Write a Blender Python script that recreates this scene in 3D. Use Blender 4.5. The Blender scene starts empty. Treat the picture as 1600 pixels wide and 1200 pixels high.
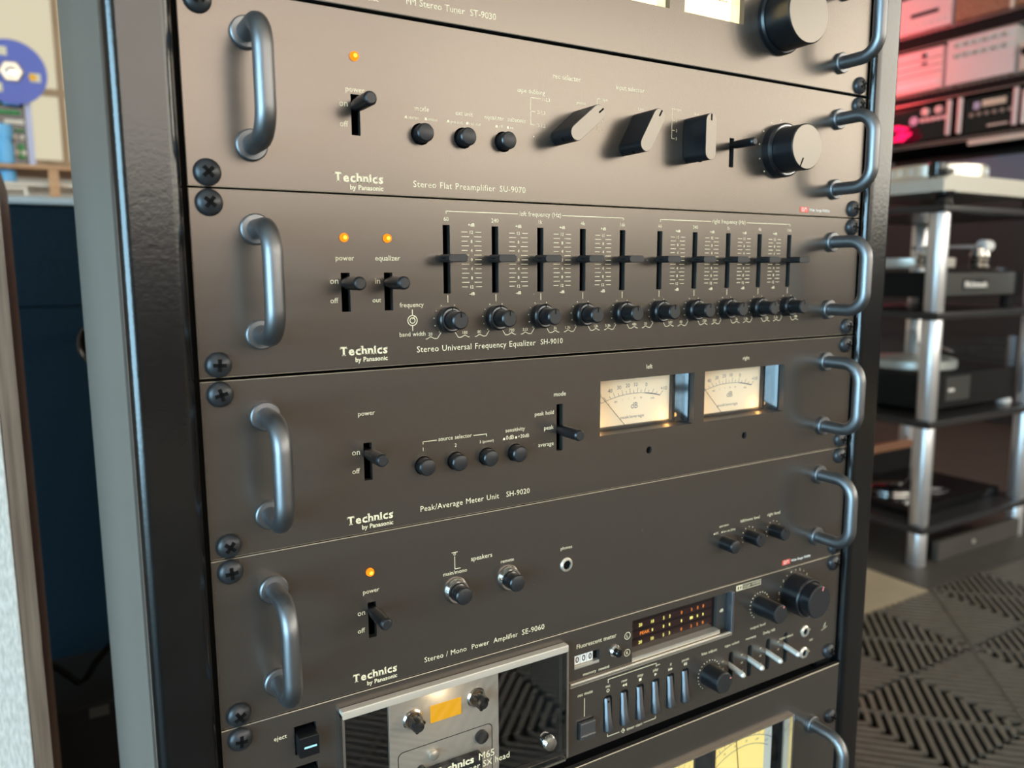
import bpy, bmesh, math, random
from math import sin, cos, pi, radians as R
from mathutils import Matrix, Vector
from mathutils.geometry import tessellate_polygon

random.seed(7)
SC = bpy.context.scene
COL = SC.collection
ZF = 1059.1            # millimetres from the floor to the reference line of the rack panels

# ------------------------------------------------------------------ camera
cam_d = bpy.data.cameras.new('camera')
cam = bpy.data.objects.new('camera', cam_d)
COL.objects.link(cam)
right = Vector((0.85768939, -0.51414417, -0.00496841))
up = Vector((0.07711597, 0.11907826, 0.9898856))
back = Vector((-0.50835228, -0.84939751, 0.14178089))
M = Matrix((right, up, back)).transposed().to_4x4()
M.translation = Vector((-0.06095, -0.38810, -0.03910 + ZF / 1000))
cam.matrix_world = M
cam_d.sensor_width = 36.0
cam_d.lens = 27.555
cam_d.clip_start = 0.01
cam_d.dof.use_dof = True
cam_d.dof.focus_distance = 0.45
cam_d.dof.aperture_fstop = 8.0
SC.camera = cam

# ------------------------------------------------------------------ world, exposure
w = bpy.data.worlds.new('world')
SC.world = w
w.use_nodes = True
w.node_tree.nodes['Background'].inputs[0].default_value = (0.75, 0.85, 1.0, 1)
w.node_tree.nodes['Background'].inputs[1].default_value = 0.25
SC.view_settings.view_transform = 'Standard'
SC.view_settings.look = 'None'
SC.view_settings.exposure = 0.0
SC.view_settings.gamma = 1.0
SC.view_settings.use_curve_mapping = False
# front clerestory windows, left daylight door; ceiling tubes and brighter right-hand panes are added
WARM_PANE = ((1.0, 0.90, 0.79), 5.7)
BRIGHT_PANE = ((1.0, 0.94, 0.80), 7.4)
COOL_PANE = ((0.45, 0.78, 1.0), 17.0)
BACK_PANE = ((1.0, 0.90, 0.64), 0.72)
ADDED_TUBE = ((1.0, 0.86, 0.68), 12.0)


# ------------------------------------------------------------------ materials
MATS = {}


def pbr(name, col, rough=0.5, metal=0.0, spec=0.5, emit=None, estr=0.0, coat=0.0):
    m = bpy.data.materials.new(name)
    m.use_nodes = True
    b = m.node_tree.nodes['Principled BSDF']
    b.inputs['Base Color'].default_value = (*col, 1)
    b.inputs['Roughness'].default_value = rough
    b.inputs['Metallic'].default_value = metal
    b.inputs['Specular IOR Level'].default_value = spec
    b.inputs['Coat Weight'].default_value = coat
    if emit:
        b.inputs['Emission Color'].default_value = (*emit, 1)
        b.inputs['Emission Strength'].default_value = estr
    MATS[name] = m
    return m


def nd(m, typ, **kw):
    n = m.node_tree.nodes.new(typ)
    for k, v in kw.items():
        setattr(n, k, v)
    return n


def lk(m, a, b):
    m.node_tree.links.new(a, b)


def noise_tint(m, scale, c0, c1, stretch=(1, 1, 1), detail=4.0, rough=None, bump=0.0, bscale=None, specks=0.0, lo=.35, hi=.65):
    """colour between c0 and c1 by stretched object-space noise, optional roughness range, bump and sparse dust specks"""
    b = m.node_tree.nodes['Principled BSDF']
    tc = nd(m, 'ShaderNodeTexCoord')
    mp = nd(m, 'ShaderNodeMapping')
    mp.inputs['Scale'].default_value = stretch
    lk(m, tc.outputs['Object'], mp.inputs['Vector'])
    n = nd(m, 'ShaderNodeTexNoise')
    n.inputs['Scale'].default_value = scale
    n.inputs['Detail'].default_value = detail
    lk(m, mp.outputs['Vector'], n.inputs['Vector'])
    mr = nd(m, 'ShaderNodeMapRange')
    mr.inputs['From Min'].default_value = lo
    mr.inputs['From Max'].default_value = hi
    lk(m, n.outputs['Fac'], mr.inputs['Value'])
    mx = nd(m, 'ShaderNodeMix', data_type='RGBA')
    mx.inputs['A'].default_value = (*c0, 1)
    mx.inputs['B'].default_value = (*c1, 1)
    lk(m, mr.outputs['Result'], mx.inputs['Factor'])
    out = mx.outputs['Result']
    if specks > 0:
        v = nd(m, 'ShaderNodeTexVoronoi')
        v.inputs['Scale'].default_value = specks
        lk(m, tc.outputs['Object'], v.inputs['Vector'])
        wn = nd(m, 'ShaderNodeTexWhiteNoise', noise_dimensions='3D')
        lk(m, v.outputs['Position'], wn.inputs['Vector'])
        th = nd(m, 'ShaderNodeMath', operation='MULTIPLY')
        pw = nd(m, 'ShaderNodeMath', operation='POWER')
        lk(m, wn.outputs['Value'], pw.inputs[0])
        pw.inputs[1].default_value = 14.0
        lk(m, pw.outputs[0], th.inputs[0])
        th.inputs[1].default_value = 0.045
        lt = nd(m, 'ShaderNodeMath', operation='LESS_THAN')
        lk(m, v.outputs['Distance'], lt.inputs[0])
        lk(m, th.outputs[0], lt.inputs[1])
        m2 = nd(m, 'ShaderNodeMix', data_type='RGBA')
        m2.inputs['B'].default_value = (.75, .72, .66, 1)
        lk(m, lt.outputs[0], m2.inputs['Factor'])
        lk(m, out, m2.inputs['A'])
        out = m2.outputs['Result']
    lk(m, out, b.inputs['Base Color'])
    if rough:
        rr = nd(m, 'ShaderNodeMapRange')
        rr.inputs['To Min'].default_value = rough[0]
        rr.inputs['To Max'].default_value = rough[1]
        lk(m, mr.outputs['Result'], rr.inputs['Value'])
        lk(m, rr.outputs['Result'], b.inputs['Roughness'])
    if bump:
        n2 = nd(m, 'ShaderNodeTexNoise')
        n2.inputs['Scale'].default_value = bscale or scale
        n2.inputs['Detail'].default_value = 3
        lk(m, mp.outputs['Vector'], n2.inputs['Vector'])
        bp = nd(m, 'ShaderNodeBump')
        bp.inputs['Strength'].default_value = bump
        bp.inputs['Distance'].default_value = 0.001
        lk(m, n2.outputs['Fac'], bp.inputs['Height'])
        lk(m, bp.outputs['Normal'], b.inputs['Normal'])
    return m


def emis(name, col, s):
    m = bpy.data.materials.new(name)
    m.use_nodes = True
    nt = m.node_tree
    nt.nodes.clear()
    e = nt.nodes.new('ShaderNodeEmission')
    e.inputs[0].default_value = (*col, 1)
    e.inputs[1].default_value = s
    o = nt.nodes.new('ShaderNodeOutputMaterial')
    nt.links.new(e.outputs[0], o.inputs[0])
    MATS[name] = m
    return m


def clear(name, tint=(1, 1, 1), rough=0.03, ior=1.45, base=0.0):
    """thin clear pane: mirror-like reflection by angle over plain transparency"""
    m = bpy.data.materials.new(name)
    m.use_nodes = True
    nt = m.node_tree
    nt.nodes.clear()
    t = nt.nodes.new('ShaderNodeBsdfTransparent')
    t.inputs[0].default_value = (*tint, 1)
    g = nt.nodes.new('ShaderNodeBsdfGlossy')
    g.inputs['Roughness'].default_value = rough
    f = nt.nodes.new('ShaderNodeFresnel')
    f.inputs['IOR'].default_value = ior
    ge = nt.nodes.new('ShaderNodeNewGeometry')
    fr = nt.nodes.new('ShaderNodeMath')
    fr.operation = 'SUBTRACT'
    fr.inputs[0].default_value = 1.0
    nt.links.new(ge.outputs['Backfacing'], fr.inputs[1])
    mu_ = nt.nodes.new('ShaderNodeMath')
    mu_.operation = 'MULTIPLY'
    nt.links.new(f.outputs[0], mu_.inputs[0])
    nt.links.new(fr.outputs[0], mu_.inputs[1])
    mx = nt.nodes.new('ShaderNodeMixShader')
    nt.links.new(mu_.outputs[0], mx.inputs[0])
    nt.links.new(t.outputs[0], mx.inputs[1])
    nt.links.new(g.outputs[0], mx.inputs[2])
    o = nt.nodes.new('ShaderNodeOutputMaterial')
    nt.links.new(mx.outputs[0], o.inputs[0])
    MATS[name] = m
    return m


noise_tint(pbr('panel', (.1, .09, .08), .34, .76, .5), 30.0, (.140, .120, .104), (.145, .125, .109), (.06, 1, 9), 4,
           rough=(.252, .268), specks=70)
pbr('worn_edge', (.62, .56, .47), .35, .85)
pbr('panel_hole', (.03, .027, .024), .5)
noise_tint(pbr('rack_paint', (.02, .02, .021), .5), 60, (.0025, .0025, .0028), (.004, .004, .0043), detail=2, bump=.07, bscale=420, specks=60)
b_ = MATS['rack_paint'].node_tree.nodes['Principled BSDF']
b_.inputs['Roughness'].default_value = .21
b_.inputs['Specular IOR Level'].default_value = .62
noise_tint(pbr('side_paint', (.07, .06, .055), .55), 6, (.108, .094, .080), (.122, .107, .092), (1, 1, .15), 4, specks=40)
pbr('handle', (.21, .215, .225), .44, 1.0)
pbr('black_knob', (.006, .0065, .008), .30, 0, .45)
pbr('knob_cap', (.17, .155, .138), .33, .9)
pbr('knob_cap_dark', (.034, .034, .036), .42, .4)
pbr('knob_rim', (.30, .31, .33), .3, 1.0)
pbr('screw', (.040, .042, .046), .38, .5)
pbr('hole', (.004, .004, .004), .7, 0, .1)
pbr('chassis', (.008, .008, .008), .8, 0, .1)
pbr('print', (.80, .72, .50), .6)
pbr('print_white', (.82, .80, .76), .6)
pbr('print_grey', (.16, .16, .20), .7)
pbr('red_print', (.75, .10, .07), .5)
pbr('black_print', (.01, .01, .01), .7)
pbr('chrome', (.78, .76, .74), .16, 1.0)
pbr('nickel', (.82, .76, .66), .30, .75)
pbr('silver_key', (.24, .255, .285), .40, 1.0)
noise_tint(pbr('alu', (.7, .66, .6), .3, 1.0), 4, (.62, .58, .52), (.72, .68, .62), (.4, 1, 14), 5, rough=(.26, .36))
pbr('satin_alu', (.66, .59, .50), .42, .45)
pbr('gloss_black', (.006, .006, .007), .10, 0, .5)
pbr('dark_plastic', (.02, .02, .022), .45)
pbr('meter_face', (.80, .70, .52), .7, 0, .2, (1.0, .70, .40), .22)
pbr('meter_face_yellow', (.85, .66, .26), .7, 0, .2, (1.0, .60, .12), .5)
pbr('dial_glow', (.9, .8, .5), .7, 0, .2, (1.0, .70, .28), 2.3)
emis('led', (1.0, .25, .01), 1.6)
emis('led_core', (1.0, .45, .05), 2.6)
emis('yellow_lamp', (1.0, .50, .02), 1.15)
emis('segment', (1.0, .93, .25), 1.1)
emis('segment_red', (1.0, .30, .06), .9)
pbr('display', (.012, .006, .006), .12, 0, .5)
pbr('peak_line', (.022, .008, .008), .3)
pbr('bat_metal', (.85, .82, .76), .35, .55)
clear('clear', (.97, .97, .97), .02, 1.45)
clear('smoke', (.90, .90, .90), .02, 2.1)
clear('acrylic', (.93, .96, .97), .04, 1.6)
pbr('copper_seat', (.85, .45, .18), .35, .8)
pbr('cyan_mark', (.35, .75, .85), .4, 0, .5, (.35, .75, .85), .25)
pbr('red_dot', (.85, .25, .22), .5)
emis('warm_pane', *WARM_PANE)
emis('cool_pane', *COOL_PANE)
emis('bright_pane', *BRIGHT_PANE)
emis('back_pane', *BACK_PANE)
emis('tube', *ADDED_TUBE)
emis('neon', (1.0, .01, .09), 2.2)
noise_tint(pbr('tile', (.05, .045, .04), .5), 30, (.125, .110, .090), (.160, .142, .118), detail=3, rough=(.38, .5))
pbr('tile_gap_shade', (.004, .004, .0035), .9, 0, .1)  # near-black puts the shade between the ribs into the colour
noise_tint(pbr('concrete', (.4, .33, .24), .6), 5, (.36, .30, .21), (.44, .37, .27), detail=6)
noise_tint(pbr('mat_grey', (.06, .055, .05), .55), 12, (.062, .056, .050), (.075, .068, .060), detail=4)
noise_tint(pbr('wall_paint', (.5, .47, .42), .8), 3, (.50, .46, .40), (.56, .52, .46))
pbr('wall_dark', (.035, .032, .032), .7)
noise_tint(pbr('ceiling_paint', (.55, .5, .42), .8), 2, (.52, .46, .38), (.58, .52, .44))
noise_tint(pbr('mullion', (.42, .27, .15), .6), 9, (.40, .27, .16), (.52, .36, .22), (1, 1, .2))
noise_tint(pbr('walnut', (.2, .12, .08), .45), 14, (.16, .095, .062), (.27, .175, .12), (14, 14, .5), 6)
noise_tint(pbr('grille_cloth', (.5, .5, .46), .9), 420, (.65, .58, .50), (.87, .77, .69), (1, 1, .25), 2, bump=.3, bscale=500)
noise_tint(pbr('blue_fabric', (.012, .035, .06), .75, 0, .15), 220, (.0006, .006, .011), (.0012, .010, .018), detail=3)
pbr('grey_rim', (.32, .35, .36), .4)
noise_tint(pbr('pine', (.5, .26, .12), .5), 8, (.45, .23, .11), (.60, .34, .17), (.3, 8, 8), 5)
pbr('reel_blue', (.10, .14, .52), .4)
pbr('reel_window', (.75, .68, .5), .4)
pbr('orange', (.9, .45, .03), .5)
pbr('green', (.03, .25, .06), .5)
pbr('cream', (.75, .66, .55), .5)
pbr('light_blue', (.16, .50, .85), .45)
pbr('lavender', (.50, .50, .68), .4)
pbr('silver_unit', (.80, .72, .68), .5)
pbr('silver_pink_lit', (.85, .66, .63), .5)  # silver with the red lamp's pink cast mixed into its colour
pbr('wire', (.42, .39, .36), .35, .8)
pbr('shelf_black', (.03, .03, .031), .3)
pbr('pole', (.78, .79, .82), .36, .85)
pbr('plinth', (.62, .58, .50), .4)
pbr('pale_panel', (.16, .19, .25), .6)
pbr('box_grey', (.055, .055, .052), .4)
pbr('rubber', (.01, .01, .01), .75, 0, .2)
pbr('white_dot', (.8, .8, .8), .4)
pbr('cable', (.003, .003, .003), .8, 0, .1)
noise_tint(pbr('wood_bar', (.35, .16, .09), .45), 10, (.30, .14, .08), (.42, .22, .13), (.3, 6, 6))


# ------------------------------------------------------------------ mesh builder (millimetres, x right, y into the rack, z up)
class MB:
    def __init__(s):
        s.v = []
        s.f = []
        s.m = []
        s.wn = False

    def add(s, vs, fs, mi=0):
        o = len(s.v)
        s.v += [tuple(p) for p in vs]
        for f in fs:
            s.f.append([i + o for i in f])
            s.m.append(mi)
        return s

    def box(s, x0, x1, y0, y1, z0, z1, mi=0):
        vs = [(x, y, z) for z in (z0, z1) for y in (y0, y1) for x in (x0, x1)]
        return s.add(vs, [(0, 2, 3, 1), (4, 5, 7, 6), (0, 1, 5, 4), (2, 6, 7, 3), (0, 4, 6, 2), (1, 3, 7, 5)], mi)

    def cbox(s, x0, x1, y0, y1, z0, z1, c, mi=0):
        """box with its edges chamfered by c"""
        s.wn = True
        bm = bmesh.new()
        bmesh.ops.create_cube(bm, size=1)
        for v in bm.verts:
            v.co = ((x0 + x1) / 2 + v.co.x * (x1 - x0), (y0 + y1) / 2 + v.co.y * (y1 - y0), (z0 + z1) / 2 + v.co.z * (z1 - z0))
        bmesh.ops.bevel(bm, geom=list(bm.edges), offset=c, segments=2, affect='EDGES', profile=.5)
        bm.verts.index_update()
        s.add([v.co[:] for v in bm.verts], [[v.index for v in f.verts] for f in bm.faces], mi)
        bm.free()
        return s

    def lathe(s, prof, cx=0, cy=0, cz=0, n=24, axis='y', mi=0):
        """profile [(r, t)] turned about the axis; t runs along it"""
        vs, fs = [], []
        for r, t in prof:
            for k in range(n):
                a = 2 * pi * k / n
                p = (r * cos(a), t, r * sin(a)) if axis == 'y' else ((r * cos(a), r * sin(a), t) if axis == 'z' else (t, r * cos(a), r * sin(a)))
                vs.append((p[0] + cx, p[1] + cy, p[2] + cz))
        m = len(prof)
        for j in range(m - 1):
            for k in range(n):
                a, b = j * n + k, j * n + (k + 1) % n
                fs.append((a, b, b + n, a + n))
        fs.append(list(range(n)))
        fs.append(list(range((m - 1) * n, m * n)))
        return s.add(vs, fs, mi)

    def ring(s, r0, r1, t0, t1, cx=0, cy=0, cz=0, n=28, mi=0, axis='y'):
        vs, fs = [], []
        for r, t in ((r0, t0), (r1, t0), (r1, t1), (r0, t1)):
            for k in range(n):
                a = 2 * pi * k / n
                if axis == 'y':
                    vs.append((cx + r * cos(a), cy + t, cz + r * sin(a)))
                else:
                    vs.append((cx + r * cos(a), cy + r * sin(a), cz + t))
        for j in range(4):
            for k in range(n):
                fs.append((j * n + k, j * n + (k + 1) % n, ((j + 1) % 4) * n + (k + 1) % n, ((j + 1) % 4) * n + k))
        return s.add(vs, fs, mi)

    def prism(s, poly, y0, y1, mi=0):
        """xz polygon extruded along y"""
        n = len(poly)
        vs = [(x, y0, z) for x, z in poly] + [(x, y1, z) for x, z in poly]
        fs = [list(range(n)), list(range(n, 2 * n))] + [(k, (k + 1) % n, n + (k + 1) % n, n + k) for k in range(n)]
        return s.add(vs, fs, mi)

    def tube(s, pts, r, n=16, mi=0):
        pts = [Vector(p) for p in pts]
        vs, fs = [], []
        prev = None
        for i, p in enumerate(pts):
            d = (pts[min(i + 1, len(pts) - 1)] - pts[max(i - 1, 0)]).normalized()
            if prev is None:
                a = d.orthogonal().normalized()
            else:
                a = (prev - d * prev.dot(d)).normalized()
            prev = a
            b = d.cross(a)
            for k in range(n):
                t = 2 * pi * k / n
                vs.append(p + a * (r * cos(t)) + b * (r * sin(t)))
        for i in range(len(pts) - 1):
            for k in range(n):
                fs.append((i * n + k, i * n + (k + 1) % n, (i + 1) * n + (k + 1) % n, (i + 1) * n + k))
        fs.append(list(range(n)))
        fs.append(list(range((len(pts) - 1) * n, len(pts) * n)))
        return s.add(vs, fs, mi)

    def bar2(s, x0, z0, x1, z1, t, y, mi=0):
        """flat printed line"""
        d = Vector((x1 - x0, z1 - z0)).normalized() * t / 2
        nx, nz = -d.y, d.x
        return s.add([(x0 + nx, y, z0 + nz), (x1 + nx, y, z1 + nz), (x1 - nx, y, z1 - nz), (x0 - nx, y, z0 - nz)], [(0, 1, 2, 3)], mi)

    def disc2(s, x, z, r, y, n=10, mi=0):
        return s.add([(x + r * cos(2 * pi * k / n), y, z + r * sin(2 * pi * k / n)) for k in range(n)], [list(range(n))], mi)

    def ring2(s, x, z, r0, r1, y, a0=0, a1=2 * pi, n=20, mi=0):
        vs = []
        for k in range(n + 1):
            a = a0 + (a1 - a0) * k / n
            vs += [(x + r0 * cos(a), y, z + r0 * sin(a)), (x + r1 * cos(a), y, z + r1 * sin(a))]
        return s.add(vs, [(2 * k, 2 * k + 1, 2 * k + 3, 2 * k + 2) for k in range(n)], mi)

    def poly2(s, pts, y, mi=0):
        return s.add([(x, y, z) for x, z in pts], [list(range(len(pts)))], mi)

    def text(s, t, x0, z, x1=None, h=None, y=-.06, align='l', mi=0, space=1.0, bold=0.0, flipx=False):
        """flat lettering: baseline z; fitted between x0 and x1, or by capital height h"""
        vs, fs, wd, cap = text_geo(t, space, bold)
        if x1 is not None:
            sx = (x1 - x0) / wd
            sz = sx if h is None else h / cap
        else:
            sz = sx = h / cap
            if align == 'c':
                x0 -= wd * sx / 2
            elif align == 'r':
                x0 -= wd * sx
        return s.add([(x0 + a * sx, y, z + b * sz) for a, b in vs], fs, mi)


_tc = {}


def text_geo(t, space=1.0, bold=0.0):
    k = (t, space, bold)
    if k in _tc:
        return _tc[k]
    cu = bpy.data.curves.new('type', 'FONT')
    cu.body = t
    cu.resolution_u = 2
    cu.space_character = space
    cu.space_word = 1.15
    cu.offset = bold
    ob = bpy.data.objects.new('type', cu)
    me = bpy.data.meshes.new_from_object(ob)
    vs = [(v.co.x, v.co.y) for v in me.vertices]
    fs = [list(p.vertices) for p in me.polygons]
    bpy.data.objects.remove(ob)
    bpy.data.curves.remove(cu)
    bpy.data.meshes.remove(me)
    if not vs:
        vs = [(0, 0), (1, 0), (1, .01)]
        fs = [[0, 1, 2]]
    mn = min(v[0] for v in vs)
    mx = max(v[0] for v in vs)
    _tc[k] = ([(a - mn, b) for a, b in vs], fs, mx - mn, 0.729)
    return _tc[k]


# ------------------------------------------------------------------ objects: things, parts, sub-parts
LOC = {}
MESH = {}


def mesh_of(name, mb, mats, off, flat=False, recalc=True):
    me = bpy.data.meshes.new(name)
    me.from_pydata([((x - off[0]) / 1000, (y - off[1]) / 1000, (z - off[2]) / 1000) for x, y, z in mb.v], [], mb.f)
    if recalc:
        bm = bmesh.new()
        bm.from_mesh(me)
        bmesh.ops.recalc_face_normals(bm, faces=bm.faces)
        bm.to_mesh(me)
        bm.free()
    for m in mats:
        me.materials.append(MATS[m])
    if len(mats) > 1:
        me.polygons.foreach_set('material_index', mb.m)
    if not flat:
        me.polygons.foreach_set('use_smooth', [True] * len(me.polygons))
        me.set_sharp_from_angle(angle=R(32))
    me.update()
    return me


def put(parent, name, mb, mats, loc=None, key=None, flat=False, rot=None, recalc=True):
    """mesh object; loc is its place in rack millimetres, mesh verts are relative to loc (absolute when loc is None)"""
    if isinstance(mats, str):
        mats = [mats]
    pl = LOC[parent.name] if parent else (0, 0, -ZF)
    l = pl if loc is None else loc
    if key and key in MESH:
        me = MESH[key]
    else:
        me = mesh_of(name, mb, mats, pl if loc is None else (0, 0, 0), flat, recalc)
        if key:
            MESH[key] = me
    o = bpy.data.objects.new(name, me)
    COL.objects.link(o)
    if parent:
        o.parent = parent
    o.location = ((l[0] - pl[0]) / 1000, (l[1] - pl[1]) / 1000, (l[2] - pl[2]) / 1000)
    if rot:
        o.rotation_euler = rot
    if mb.wn and not flat:
        md = o.modifiers.new('weighted', 'WEIGHTED_NORMAL')
        md.keep_sharp = True
    LOC[o.name] = l
    return o


def tag(o, label=None, cat=None, group=None, kind=None):
    if label:
        o['label'] = label
    if cat:
        o['category'] = cat
    if group:
        o['group'] = group
    if kind:
        o['kind'] = kind
    return o


def thing(name, label, cat, loc, group=None):
    o = bpy.data.objects.new(name, None)
    o.empty_display_size = .02
    COL.objects.link(o)
    o.location = (loc[0] / 1000, loc[1] / 1000, (loc[2] + ZF) / 1000)
    LOC[o.name] = loc
    return tag(o, label, cat, group)


def single(name, mb, mats, label, cat, group=None, loc=None, flat=False):
    o = put(None, name, mb, mats, loc, flat=flat)
    return tag(o, label, cat, group)


def struct(name, mb, mats, flat=True):
    return tag(put(None, name, mb, mats, flat=flat), kind='structure')


CX, CY, CZ = -60.947, -388.1, -39.1


def ap(x, z, y):
    """true x, z at depth y of a point that the measured panel plane shows at x, z"""
    k = (y - CY) / -CY
    return CX + (x - CX) * k, CZ + (z - CZ) * k


FLZ = -ZF

# ------------------------------------------------------------------ the room (setting)
RX0, RX1, RY0, RY1, RZ1 = -3300, 6100, -5600, 5000, FLZ + 4300
fl = struct('floor', MB().box(RX0, RX1, RY0, RY1, FLZ - 60, FLZ - 14), 'concrete')
struct('ceiling', MB().box(RX0, RX1, RY0, RY1, RZ1, RZ1 + 60), 'ceiling_paint')
# beige bare strip beyond the tiles and the grey mat under the stand
tag(put(fl, 'bare_strip', MB().box(-3000, 2325, 985, RY1 - 20, FLZ - 14, FLZ - 3), 'concrete', flat=True))
tag(put(fl, 'floor_mat', MB().box(2325, RX1 - 20, 985, RY1 - 20, FLZ - 14, FLZ), 'mat_grey', flat=True))
wl = struct('wall_left', MB().box(RX0 - 80, RX0, RY0, RY1, FLZ, RZ1), 'wall_paint')
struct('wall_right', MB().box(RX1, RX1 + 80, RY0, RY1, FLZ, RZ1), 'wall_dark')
wb = struct('wall_back', MB().box(RX0, RX1, RY1, RY1 + 80, FLZ, RZ1), 'wall_paint')
wf = struct('wall_front', MB().box(RX0, RX1, RY0 - 80, RY0, FLZ, RZ1), 'wall_paint')
# wainscot: dark stock shelving height along the front wall
struct('trim_1', MB().box(RX0, RX1, RY0, RY0 + 90, FLZ, FLZ + 1050), 'wall_dark')


def window(n, axis, a0, a1, z0, z1, at, side, mat, nx, nz, fr=45, d=60):
    """frame, mullions and frosted panes; axis is the wall's running direction"""
    def B(mb, u0, u1, t0, t1, zz0, zz1):
        t0, t1 = sorted((at + side * t0, at + side * t1))
        if axis == 'x':
            mb.box(u0, u1, t0, t1, zz0, zz1)
        else:
            mb.box(t0, t1, u0, u1, zz0, zz1)
        return mb
    mb = MB()
    B(mb, a0 - fr, a1 + fr, 0, d, z0 - fr, z0)
    B(mb, a0 - fr, a1 + fr, 0, d, z1, z1 + fr)
    B(mb, a0 - fr, a0, 0, d, z0, z1)
    B(mb, a1, a1 + fr, 0, d, z0, z1)
    win = struct('window_%d' % n, mb, 'mullion')
    for i in range(1, nx):
        u = a0 + (a1 - a0) * i / nx
        put(win, 'mullion', B(MB(), u - fr * .45, u + fr * .45, 4, d - 8, z0, z1), 'mullion', flat=True)
    for j in range(1, nz):
        zz = z0 + (z1 - z0) * j / nz
        put(win, 'glazing_bar', B(MB(), a0, a1, 6, d - 12, zz - fr * .35, zz + fr * .35), 'mullion', flat=True)
    for i in range(nx):
        for j in range(nz):
            p0, p1 = a0 + (a1 - a0) * i / nx, a0 + (a1 - a0) * (i + 1) / nx
            q0, q1 = z0 + (z1 - z0) * j / nz, z0 + (z1 - z0) * (j + 1) / nz
            put(win, 'pane', B(MB(), p0, p1, 18, 24, q0, q1), mat, flat=True)
    return win


window(1, 'x', -1500, 2400, FLZ + 1550, FLZ + 3500, RY0, 1, 'warm_pane', 4, 2)
window(5, 'x', 2550, 5900, FLZ + 1550, FLZ + 3500, RY0, 1, 'bright_pane', 3, 2)  # unseen, brighter panes added to lift the reflection towards the panels' right end
window(4, 'y', -5300, -1200, FLZ + 1550, FLZ + 3500, RX1, -1, 'bright_pane', 4, 2)  # unseen window added so the right end of the panels reflects bright
window(2, 'y', -3300, -450, FLZ + 120, FLZ + 2300, RX0, 1, 'cool_pane', 3, 2)
# rear window behind the tape shelf: mullion and bar placed as the panes divide
wn = struct('window_3', MB().box(-2300, 900, 4880, 4940, 1480, 1530).box(-2300, 900, 4880, 4940, 560, 600)
            .box(-2350, -2300, 4880, 4940, 560, 1530).box(900, 950, 4880, 4940, 560, 1530), 'mullion')
for u in (-1850, -1400, -950, -500, 132, 520):
    put(wn, 'mullion', MB().box(u - 17, u + 17, 4884, 4926, 600, 1480), 'mullion', flat=True)
put(wn, 'glazing_bar', MB().box(-2300, 900, 4880, 4924, 952, 990), 'mullion', flat=True)
us = [-2300, -1850, -1400, -950, -500, 132, 520, 900]
for a, b in zip(us, us[1:]):
    for q0, q1 in ((600, 952), (990, 1480)):
        put(wn, 'pane', MB().box(a + 17, b - 17, 4900, 4906, q0, q1), 'back_pane', flat=True)

# added ceiling tube lamps, unseen, giving top light to the plate edges
for x, y, wh in ((-1200, -2600, 'nearest the left daylight window'), (1500, -2600, 'in the middle of the front half'), (4200, -2600, 'nearest the right hand windows'), (1500, 2600, 'behind the rack')):
    t = thing('added_ceiling_lamp', 'added unseen long warm ceiling tube lamp ' + wh, 'lamp', (x, y, RZ1), 'added ceiling tube lamps')
    put(t, 'tray', MB().box(x - 650, x + 650, y - 90, y + 90, RZ1 - 40, RZ1 - 1), 'wall_paint', flat=True)
    for s in (-1, 1):
        put(t, 'tube', MB().lathe([(18, -600), (18, 600)], x, y + s * 45, RZ1 - 62, 10, 'x'), 'tube')

# ribbed floor tiles laid on the diagonal
TS = 400.0
HD = TS / math.sqrt(2)


def tile_mesh(quads):
    """square tile in its own axes; every quarter has ribs at right angles to its edge"""
    mb = MB()
    h = TS / 2 - 1.5
    n = 17
    for q in quads:
        a = q * pi / 2
        c, s = cos(a), sin(a)

        def rot(x, y):
            return (x * c - y * s, x * s + y * c)
        p = [rot(0, 0), rot(h, -h), rot(h, h)]
        mb.add([(x, y, -14) for x, y in p] + [(x, y, -10) for x, y in p], [(0, 1, 2), (3, 4, 5), (0, 1, 4, 3), (1, 2, 5, 4), (2, 0, 3, 5)], 1)
        for k in range(n):
            t = -h + (k + .5) * 2 * h / n
            wd = 2 * h / n * .235
            x0 = abs(t) + wd
            if x0 > h - 6:
                continue
            vs = []
            for z in (-10, 0):
                for x, y in ((x0, t - wd), (h - 3, t - wd), (h - 3, t + wd), (x0, t + wd)):
                    u, v = rot(x, y)
                    vs.append((u, v, z))
            mb.add(vs, [(4, 5, 6, 7), (0, 1, 5, 4), (1, 2, 6, 5), (2, 3, 7, 6), (3, 0, 4, 7)], 0)
        vs = []
        for z in (-10, -1):
            for x, y in ((h - 3, -h), (h, -h), (h, h), (h - 3, h)):
                u, v = rot(x, y)
                vs.append((u, v, z))
        mb.add(vs, [(4, 5, 6, 7), (0, 1, 5, 4), (1, 2, 6, 5), (2, 3, 7, 6), (3, 0, 4, 7)], 0)
    return mb


TM, TH = tile_mesh((0, 1, 2, 3)), tile_mesh((2, 3))
for j in range(0, 16):
    for i in range(-8, 5):
        x = 2049 + 2 * HD * i + (HD if j % 2 else 0)
        y = 983 - HD * j
        if x < -2300 or x > 4600:
            continue
        if j == 0:
            put(fl, 'floor_tile', TH, ['tile', 'tile_gap_shade'], (x, y, FLZ), 'half_tile', True, (0, 0, R(45)))
        else:
            put(fl, 'floor_tile', TM, ['tile', 'tile_gap_shade'], (x, y, FLZ), 'tile', True, (0, 0, R(45)))

# ------------------------------------------------------------------ the equipment rack
rack = thing('equipment_rack', 'tall black metal rack cabinet holding the stacked audio units', 'rack', (242, 0, FLZ))
RZ0, RZT = FLZ + 45, 330


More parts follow.
